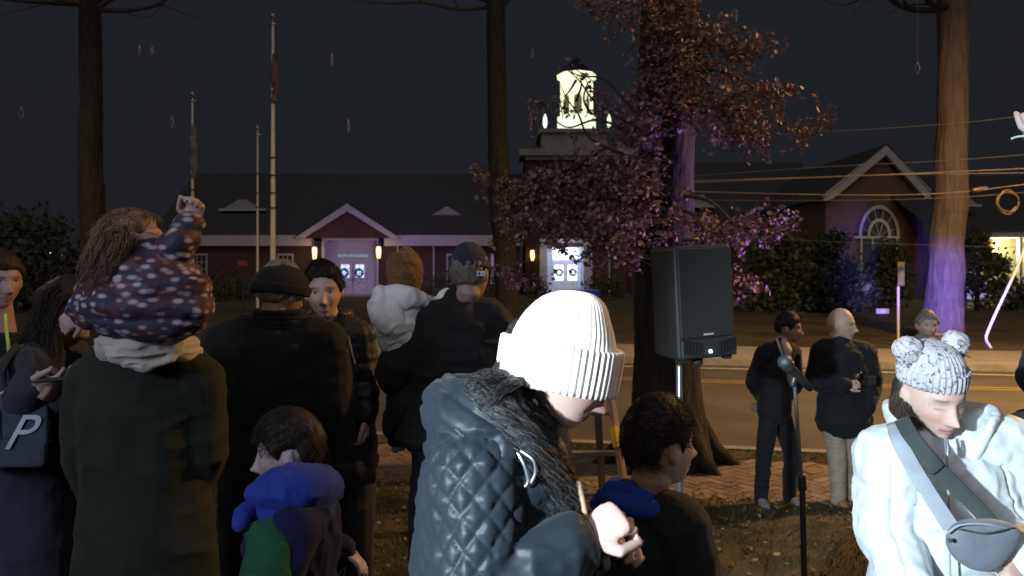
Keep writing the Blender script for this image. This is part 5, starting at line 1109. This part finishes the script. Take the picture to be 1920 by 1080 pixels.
# ---------------------------------------------------------------- woman in navy coat, far left, reading her phone
D = 2.65
hd = Head(W(122, 588, D), 72, -32, 0, .95)
J = skeleton((X(70, D), D, -.08), 1.66, 50, neck=W(85, 655, D), chest=W(70, 730, D), waist=W(62, 850, D), pel=W(62, 960, D), shR=W(60, 690, D-.16), shL=W(125, 670, D+.15), elR=W(20, 790, D-.20), wrR=W(62, 722, D-.34), elL=W(150, 770, D+.05), wrL=W(118, 740, D-.28))
rn, J, hd = person('long-haired person in a slate navy coat bending over a phone at the left', J, hd, skin=(.46, .34, .31), voxel=.0055, top=dict(mat=C_['coat_navy'], name='coat', pad=.03, hem=.25, amp=.007, freq=7), bottom=dict(mat=C_['navy']), shoes=dict(mat=C_['shoe']), face=dict(eyes='down'),
    hands=[dict(q='R', d=(1, -.1, .12), n=(0, .35, 1), side=1, curl=.45, thumb=.6), dict(q='L', d=(.0, -.5, .2), n=(-.9, .1, .4), side=-1, curl=.7)])
strands([[hd.w((.06, -.04, .08)), W(95, 560, D-.08), W(72, 620, D-.12), W(62, 680, D-.16)], [hd.w((.07, .02, .07)), W(120, 575, D-.10), W(100, 640, D-.13), W(92, 700, D-.17)], [hd.w((.03, -.09, .06)), W(88, 575, D-.04), W(55, 640, D-.06), W(40, 680, D-.08)]], 480, .026, rn, C_['hair_dark'], 3, .0013, .006, .11, name='hair')
hair_cap(hd, rn, C_['hair_dark'], 6, .022, .045, -.07)
ph = empty('phone', W(103, 716, D-.38), 'dark phone held in the hand of the long-haired person in navy', 'phone')
b = MB(); c = W(100, 714, D-.36); b.add([c+V((x, y, .010*(x > 0)+z)) for z in (0, .008) for y in (-.035, .035) for x in (-.06, .07)], [(0, 2, 3, 1), (4, 5, 7, 6), (0, 1, 5, 4), (2, 6, 7, 3), (0, 4, 6, 2), (1, 3, 7, 5)]); o = b.obj('phone_body', M['black_plastic'], ph)
# tote bag with lettering
DB = 2.32
tb_ = empty('tote_bag', W(20, 870, DB), 'dark blue tote bag with large pale slanted letters at the left edge', 'bag')
b = MB(); bx = [(-60, 742), (92, 735), (84, 872), (-55, 878)]; v = [W(px, py, DB) for px, py in bx]+[W(px, py, DB+.10)+V((0, 0, 0)) for px, py in bx]
b.add(v, [(0, 1, 2, 3), (7, 6, 5, 4), (0, 4, 5, 1), (1, 5, 6, 2), (2, 6, 7, 3), (3, 7, 4, 0)])
me = b.remesh('bag_body', .008, cloth('tote', (.05, .065, .095)), 4); fold_disp(me, .004, 6, 3); link('bag_body', me, tb_)
tube('handle', [W(10, 748, DB+.03), W(5, 690, DB+.05), W(30, 650, DB+.12)], .012, C_['navy'], tb_, 8, 5); tube('handle', [W(70, 745, DB+.03), W(66, 700, DB+.05), W(55, 660, DB+.12)], .012, C_['navy'], tb_, 8, 5)
def text(s, loc, size, m, parent, name='lettering', shear=.3, rot=(PI/2, 0, 0), ext=.002, sp_=1.0):
    cu = bpy.data.curves.new('txt', 'FONT'); cu.body = s; cu.size = size; cu.extrude = ext; cu.shear = shear; cu.space_character = sp_
    o = bpy.data.objects.new('txt', cu); COL.objects.link(o); o.location = loc; o.rotation_euler = rot; bpy.context.view_layer.update()
    me = bpy.data.meshes.new_from_object(o.evaluated_get(bpy.context.evaluated_depsgraph_get())); me.transform(o.matrix_world); bpy.data.objects.remove(o); me.materials.clear(); me.materials.append(m); me.name = name
    return link(name, me, parent)
pl_ = mat('letter_pale', (.42, .46, .55), .7)
text('P', W(3, 842, DB-.012), .155, pl_, tb_, shear=.55); text('A', W(-52, 822, DB-.012), .13, pl_, tb_, shear=.4)
b = MB(); b.loft([W(-4, 742, DB-.02), W(6, 735, DB-.02)], [.004, .003], n=6); b.obj('print_mark', pl_, tb_, True)

# ---------------------------------------------------------------- person at the far left edge with lime zip
D = 3.3
hd = Head(W(2, 526, D), 128, -3, 0, 1.0)
J = skeleton((X(-5, D), D+.05, -.1), 1.74, 172)
rl, J, hd = person('person cut off at the left edge in a black jacket with a lime zip', J, hd, skin=(.42, .27, .25), voxel=.006, top=dict(mat=C_['coat_black'], pad=.03, hem=.1, amp=.006), bottom=dict(mat=C_['navy']), shoes=dict(mat=C_['shoe']), face=dict(eyes=True), collar=dict(mat=C_['coat_black'], h=.06, r=.078), hands=[dict(q=q, d=(0, 0, -1), n=(1, 0, 0), curl=.5) for q in 'LR'])
hair_cap(hd, rl, C_['hair_dark'], 5, .016, .05, -.05)
yz = J['chest'].y-.158; tube('zip', [W(10, 590, D-.10), W(12, 620, D-.15), W(16, 660, D-.165), W(16, 760, D-.17)], .007, C_['lime'], rl, 6, 4)

# ---------------------------------------------------------------- big man in dark hat, back view
D = 3.0
hd = Head(W(528, 548, D), 28, -8, 0, 1.0)
J = skeleton((X(520, D), D, -.11), 1.80, 5, neck=W(522, 612, D), chest=W(518, 700, D), waist=W(515, 800, D), pel=W(515, 900, D), shL=W(428, 640, D), shR=W(606, 640, D), elL=W(412, 760, D+.0), elR=W(622, 760, D), wrL=W(425, 850, D+.12), wrR=W(610, 850, D+.12))
rd_, J, hd = person('broad adult in a dark brown coat and dark hat seen from behind', J, hd, skin=(.42, .28, .22), voxel=.006, width=1.12, top=dict(mat=C_['coat_brown'], name='coat', pad=.035, hem=.35, amp=.009, freq=6), bottom=dict(mat=C_['navy']), shoes=dict(mat=C_['shoe']), collar=dict(mat=C_['coat_brown'], h=.055, r=.085), hands=[dict(q=q, d=(0, .2, -1), n=(1, 0, 0), curl=.5) for q in 'LR'])
hair_cap(hd, rd_, C_['hair_grey'], 5, .010, .05, -.05)
hh_ = beanie(hd, rd_, C_['knit_dark'], name='flat_cap', rx=.097, ry=.125, z0=.005, h=.108, cuff=.035, ribs=2, rib=.0, seed=5, peak=(.0, .02)); 
b = MB(); b.loft([hd.w((-.05, .095, .018)), hd.w((0, .15, .008)), hd.w((.05, .095, .018))], [(.02, .006)]*3, n=10); b.obj('brim', C_['knit_dark'], hh_, True)

# ---------------------------------------------------------------- smiling young man facing the camera
D = 3.5
hd = Head(W(607, 546, D), 169, -3, 3, 1.06)
J = skeleton((X(622, D), D+.08, -.14), 1.76, 172, neck=W(620, 612, D+.06), chest=W(625, 690, D+.06), waist=W(628, 760, D+.06), pel=W(630, 840, D+.06), shR=W(560, 632, D+.05), shL=W(668, 628, D+.05), elL=W(682, 715, D+.04), wrL=W(686, 782, D-.02), elR=W(552, 715, D+.05), wrR=W(560, 790, D))
rs, J, hd = person('smiling person with short dark hair facing the camera in an open black puffer jacket', J, hd, skin=(.64, .44, .38), voxel=.0058, top=dict(mat=C_['black_puffer'], pad=.030, hem=.08, amp=.006, extra=baffles(.004, .09)), bottom=dict(mat=C_['navy']), shoes=dict(mat=C_['shoe']), face=dict(smile=1, eyes=True, brow=(.04, .025, .02), lips=(.5, .15, .14)),
    hands=[dict(q='L', d=(.05, -.1, -1), n=(-1, 0, 0), side=-1, curl=.6), dict(q='R', d=(0, 0, -1), n=(1, 0, 0), curl=.5)], collar=dict(mat=C_['black_puffer'], h=.06, r=.088, t=.016, a0=.55, a1=2*PI-.55))
hair_cap(hd, rs, C_['hair_dark'], 7, .011, .076, -.05, sideburn=.014); tufts(hd, rs, C_['hair_dark'], 6, 2600, .024, .072, -.04, .8, .0008, (.3, .8, -.1), base_r=1.10)
b = MB(); cx_ = X(628, D); b.loft([W(628, 618, D-.055), W(630, 660, D-.088), W(632, 720, D-.10), W(633, 790, D-.105)], [(.025, .012), (.045, .02), (.05, .02), (.05, .02)], side=(1, 0, 0), n=16); me = b.remesh('shirt', .006, cloth('shirt_navy', (.035, .05, .12)), 3); fold_disp(me, .004, 12, 3); link('shirt', me, rs)
for p0, p1 in (((626, 632), (628, 672)), ((636, 640), (637, 665))): tube('drawcord', [W(*p0, D-.10), W((p0[0]+p1[0])/2+1, (p0[1]+p1[1])/2, D-.117), W(*p1, D-.125)], .005, mat('cord_blue', (.30, .42, .60), .6), rs, 6, 3)
tube('zip', [W(654, 632, D-.075), W(660, 660, D-.11), W(666, 682, D-.115)], .004, mat('zip_tan', (.5, .42, .3), .5), rs, 6, 3)
# person further back, seen only as legs
D = 5.8
zb = zg(X(648, D), D); hd = Head((X(640, D), D, zb+1.22), 170, 0, 0, .9)
J = skeleton((X(642, D), D, zb), 1.32, 175, anL=W(664, 872, D), knL=W(664, 800, D), anR=W(640, 902, D-.05), knR=W(640, 820, D))
rx_, J, hd = person('person behind the smiling one in dark trousers', J, hd, voxel=.009, top=dict(mat=C_['coat_black'], pad=.025, hem=.06), bottom=dict(mat=C_['navy'], pad=.0), shoes=dict(mat=C_['shoe_purple']), hands=[dict(q=q, d=(0, 0, -1), n=(1, 0, 0), curl=.5) for q in 'LR'])
tube('side_stripe', [W(641, 815, D-.09), W(637, 845, D-.09), W(640, 880, D-.09), W(641, 900, D-.08)], .012, C_['hood_pale'], rx_, 6, 3)
hair_cap(hd, rx_, C_['hair_dark'], 5, .012, .05, -.05)

# ---------------------------------------------------------------- man in black coat and cap holding a child
D = 3.4
hd = Head(W(882, 514, D), 22, -6, -6, 1.04)
J = skeleton((X(850, D), D, -.13), 1.78, 0, neck=W(868, 566, D), chest=W(858, 650, D), waist=W(850, 740, D), pel=W(845, 830, D), shL=W(800, 622, D), shR=W(925, 605, D), elL=W(742, 700, D-.02), wrL=W(800, 742, D+.18), elR=W(935, 720, D+.05), wrR=W(880, 700, D+.3), hipL=W(815, 850, D), knL=W(800, 1010, D), anL=W(800, 1190, D))
rh, J, hd = person('adult in a black coat and navy cap, seen from behind, holding a child', J, hd, skin=(.46, .33, .29), voxel=.006, width=1.1, top=dict(mat=C_['coat_black'], name='coat', pad=.038, hem=-.02, amp=.012, freq=6, flare=.03, solids=[([W(742, 700, D), W(770, 640, D), W(815, 600, D)], [.075, .085, .07], dict(n=14)), ([W(738, 800, D), W(760, 760, D), W(800, 720, D)], [(.05, .07), (.09, .09), (.11, .1)], dict(n=16)), ([W(955, 800, D+.05), W(940, 700, D), W(930, 620, D)], [.06, .10, .09], dict(n=14))]), bottom=dict(mat=C_['navy']), shoes=dict(mat=C_['shoe']), hands=[dict(q='L', d=(.3, .6, .2), n=(0, -1, .5), curl=.8), dict(q='R', d=(-.3, .6, .2), n=(0, -1, .5), side=-1, curl=.8)])
hair_cap(hd, rh, C_['hair_grey'], 5, .009, .05, -.062)
b = MB(); vs_ = []
A, Fs = head_shape(); ln = .022; B = A*1.0; nn = A/np.linalg.norm(A, axis=1)[:, None]; B = A+nn*.014; B[:, 2] = np.where(A[:, 2] > ln, B[:, 2]+.012*np.clip((A[:, 2]-ln)/.05, 0, 1), B[:, 2])
me = mesh_of('cap', hd.arr(B), Fs, C_['cap_navy']); bm = bmesh.new(); bm.from_mesh(me); bm.verts.ensure_lookup_table(); bmesh.ops.delete(bm, geom=[v for v in bm.verts if A[v.index, 2] < ln-.3*(A[v.index, 1]+.1)*.25-.004], context='VERTS'); bm.to_mesh(me); bm.free()
cap = link('cap', me, rh); md = cap.modifiers.new('s', 'SOLIDIFY'); md.thickness = .004
b = MB(); b.loft([hd.w((-.06, .085, .03)), hd.w((-.03, .14, .022)), hd.w((.03, .14, .022)), hd.w((.06, .085, .03))], [(.006, .02), (.006, .035), (.006, .035), (.006, .02)], n=10); b.obj('brim', C_['cap_navy'], cap, True)
lg = W(902, 513, D-.125)
b = MB()
def rect(b, c, w_, h_, t=.003): b.box(c.x-w_/2, c.x+w_/2, c.y-t/2, c.y+t/2, c.z-h_/2, c.z+h_/2)
rect(b, lg, .034, .019); lo = b.obj('logo', mat('logo_white', (.5, .5, .5), .6, emis=(.5, .5, .5), es=.15), cap)  # slight emission put in so the logo reads brighter
b = MB(); rect(b, lg+V((-.008, -.003, .0)), .011, .012, .002); b.obj('logo_left', mat('logo_blue', (.03, .05, .2), .6), lo)
b = MB(); rect(b, lg+V((.008, -.003, .0)), .010, .010, .002); b.obj('logo_right', mat('logo_red', (.3, .25, .28), .6), lo)
# the carried child
D = 3.38
hd = Head(W(762, 512, D+.05), 35, -4, 0, .80)
J = skeleton(W(770, 835, D), 1.0, 40, neck=W(760, 556, D+.03), chest=W(752, 600, D+.02), waist=W(762, 655, D+.04), pel=W(775, 700, D+.08), shL=W(722, 572, D+.02), shR=W(790, 575, D+.06), elL=W(735, 630, D), wrL=W(775, 650, D-.0), elR=W(812, 590, D+.1), wrR=W(838, 560, D+.12), hipL=W(758, 710, D+.06), hipR=W(790, 710, D+.06), knL=W(745, 770, D+.2), knR=W(780, 770, D+.25), anL=W(743, 818, D+.2), anR=W(775, 825, D+.26), toeL=W(752, 838, D+.26), toeR=W(785, 840, D+.3))
rk, J, hd = person('toddler in a white puffer jacket and mustard knit hat held on an adult arm', J, hd, voxel=.0055, top=dict(mat=C_['white_child'], pad=.035, hem=.05, amp=.008, freq=11, extra=baffles(.008, .06, (.3, 0, .95))), bottom=dict(mat=C_['coat_navy']), shoes=dict(mat=C_['shoe_white'], free=True), hands=[dict(q='R', d=(1, 0, .3), n=(0, 0, -1), curl=.5, sc=.6), dict(q='L', d=(1, 0, .3), n=(0, 0, -1), curl=.5, sc=.6)])
b = MB(); b.loft(smooth_path([W(715, 548, D-.05), W(712, 585, D-.08), W(728, 615, D-.10)], 3), [.035, .04, .045, .045, .045, .04, .03], n=14); b.loft([W(730, 552, D-.04), W(765, 560, D-.08), W(792, 565, D-.03)], [.045, .05, .035], n=14); b.loft([W(735, 575, D-.05), W(745, 620, D-.06), W(735, 660, D-.03)], [.06, .055, .02], n=14); me = b.remesh('hood', .0055, C_['white_child'], 4); fold_disp(me, .009, 10, 3); link('hood', me, rk)
b = MB(); b.loft([hd.w((0, -.01, -.06)), hd.w((0, -.015, 0)), hd.w((0, -.015, .06)), hd.w((0, -.01, .105)), hd.w((0, -.01, .125))], [(.088*.8, .105*.8), (.096*.8, .118*.8), (.094*.8, .112*.8), (.07*.8, .085*.8), (.03, .035)], n=40, side=hd.R@V((1, 0, 0)))
me = b.remesh('knit_hat', .005, C_['knit_mustard'], 2); a = co_of(me); set_co(me, a+no_of(me)*(vnoise(a, 90, 3)*.004+vnoise(a, 30, 3)*.003)[:, None]); link('knit_hat', me, rk)

# ---------------------------------------------------------------- the two men and the onlooker by the road
D = 6.6
zb = zg(X(1455, D), D)
hd = Head(W(1479, 615, D), 118, -3, 0, 1.06)
J = skeleton((X(1452, D), D, zb), 1.74, 132, neck=W(1466, 643, D), chest=W(1455, 690, D), shR=W(1432, 662, D-.10), shL=W(1486, 660, D+.12), elR=W(1411, 716, D-.0), wrR=W(1432, 756, D+.18), elL=W(1494, 720, D+.18), wrL=W(1462, 762, D+.24),
   knR=W(1432, 855, D-.03), knL=W(1484, 855, D+.03), anR=W(1427, 940, D-.03), anL=W(1480, 938, D+.05), toeR=W(1436, 950, D-.17), toeL=W(1506, 948, D-.08))
rm_, J, hd = person('standing person in a dark suit and pink shirt with hands behind the back', J, hd, skin=(.46, .32, .29), voxel=.007, top=dict(mat=C_['suit'], pad=.016, hem=.09, amp=.004), bottom=dict(mat=C_['suit'], pad=.006), shoes=dict(mat=C_['shoe_grey']), face=dict(eyes=True), hands=[dict(q='L', d=(.5, .6, -.5), n=(0, -1, 0), curl=.7), dict(q='R', d=(-.5, .6, -.5), n=(0, -1, 0), curl=.7)])
hair_cap(hd, rm_, C_['hair_dark'], 5, .018, .05, -.05, sideburn=.012); tufts(hd, rm_, C_['hair_dark'], 6, 700, .03, .05, -.04, .3, .0012, (0, .8, -.2), base_r=1.13)
b = MB(); b.loft([W(1470, 640, D-.08), W(1476, 655, D-.12), W(1480, 690, D-.145), W(1480, 715, D-.12)], [(.035, .03), (.05, .035), (.042, .03), (.02, .02)], side=J['r'], n=14); me = b.remesh('shirt', .006, C_['shirt'], 2); link('shirt', me, rm_)
b = MB(); b.loft([W(1456, 634, D-.07), W(1461, 648, D-.12), W(1468, 668, D-.16)], [(.012, .008)]*3, n=8); b.obj('collar', C_['hood_pale'], rm_, True)

zb = zg(X(1580, D), D)
hd = Head(W(1577, 608, D), 132, -2, 0, 1.2)
J = skeleton((X(1575, D), D, zb), 1.74, 178, neck=W(1577, 642, D), chest=W(1580, 690, D), waist=W(1580, 740, D), pel=W(1582, 775, D), shR=W(1542, 660, D), shL=W(1620, 660, D), elR=W(1528, 715, D), wrR=W(1585, 722, D-.22), elL=W(1636, 718, D), wrL=W(1625, 768, D-.1),
   knR=W(1570, 860, D), knL=W(1603, 860, D+.02), anR=W(1572, 935, D), anL=W(1598, 930, D+.12), toeR=W(1584, 948, D-.08), toeL=W(1622, 943, D+.05))
rb2, J, hd = person('bald person in a black sweater and khaki trousers holding a small dark object', J, hd, skin=(.52, .38, .30), voxel=.007, width=1.14, top=dict(mat=C_['sweater'], name='sweater', pad=.034, hem=.06, amp=.008, flare=.02), bottom=dict(mat=C_['khaki'], pad=.004), shoes=dict(mat=C_['shoe_tan']), face=dict(eyes=True, brow=(.2, .15, .12)), collar=dict(mat=C_['hood_pale'], h=.035, r=.062, t=.008), hands=[dict(q='R', d=(.9, -.1, .1), n=(.2, -.9, .2), side=1, curl=.9), dict(q='L', d=(-.2, -.1, -1), n=(-1, 0, 0), curl=.4)])
ob = empty('camera', W(1606, 708, D-.27), 'small black camera held against the black sweater', 'camera'); b = MB(); b.box(X(1598, D), X(1613, D), D-.29, D-.25, Z(712, D), Z(697, D)); b.obj('camera_body', M['black_plastic'], ob); MB().loft([W(1606, 706, D-.28), W(1606, 706, D-.33)], [.022, .024], n=14).obj('lens', M['black_metal'], ob, True)
MB().ball(W(1614, 699, D-.30), .007).obj('glint', C_['zip'], ob, True)

D = 6.9
zb = zg(X(1745, D), D)
hd = Head(W(1738, 610, D), 188, 0, 0, 1.1)
J = skeleton((X(1752, D), D, zb), 1.72, 160)
ro, J, hd = person('grey-haired person standing behind the bear-eared hat wearing a brownish grey coat', J, hd, skin=(.46, .33, .26), voxel=.008, width=1.3, top=dict(mat=C_['grey'], pad=.03, hem=.15, amp=.006), bottom=dict(mat=C_['suit']), shoes=dict(mat=C_['shoe']), face=dict(eyes=True, brow=(.2, .16, .13)), collar=dict(mat=C_['coat_black'], h=.04, r=.07, t=.012), hands=[dict(q=q, d=(0, 0, -1), n=(1, 0, 0), curl=.5) for q in 'LR'])
hair_cap(hd, ro, C_['hair_grey'], 5, .012, .055, -.04)

# ---------------------------------------------------------------- person just outside the right edge, arms reaching in
D = 2.9
hd = Head(W(2060, 470, D), -140, 0, 0, 1.0)
J = skeleton((X(2060, D), D, -.15), 1.74, -140, wrL=W(1915, 795, D-.12), elL=W(1985, 800, D), wrR=W(1944, 262, D-.3), elR=W(2060, 380, D-.2))
rq, J, hd = person('person mostly outside the right edge, pale raised hand with a blue cuff', J, hd, skin=(.62, .46, .42), voxel=.006, top=dict(mat=C_['navy'], pad=.025, hem=.08, amp=.006, cuff=-.02, wrR=W(1985, 300, D-.28)), bottom=dict(mat=C_['navy']), shoes=dict(mat=C_['shoe']), hands=[dict(q='L', d=(-1, 0, .3), n=(0, 0, -1), side=1, curl=.4), dict(q='R', d=(-.02, -.05, 1), n=(-.2, 1, 0), side=1, curl=1.5, thumb=.8)])
hair_cap(hd, rq, C_['hair_dark'], 5, .012, .05, -.05)
tube('cuff', [W(1944, 262, D-.3), W(1938, 246, D-.3)], [.036, .034], mat('cuff_blue', (.10, .22, .55), .6), rq, 12, 1)
tube('cuff', [W(1925, 790, D-.12), W(1910, 790, D-.12)], [.038, .036], mat('cuff_steel', (.20, .27, .36), .6), rq, 12, 1)
tag(tube('glow_stick', [W(1897, 260, D-.3), W(1907, 256.5, D-.3), W(1925, 255, D-.3)], .004, mat('stick', (.7, .7, .68), .4), None, 6, 3), 'thin pale stick beside the raised hand at the right edge', 'stick')
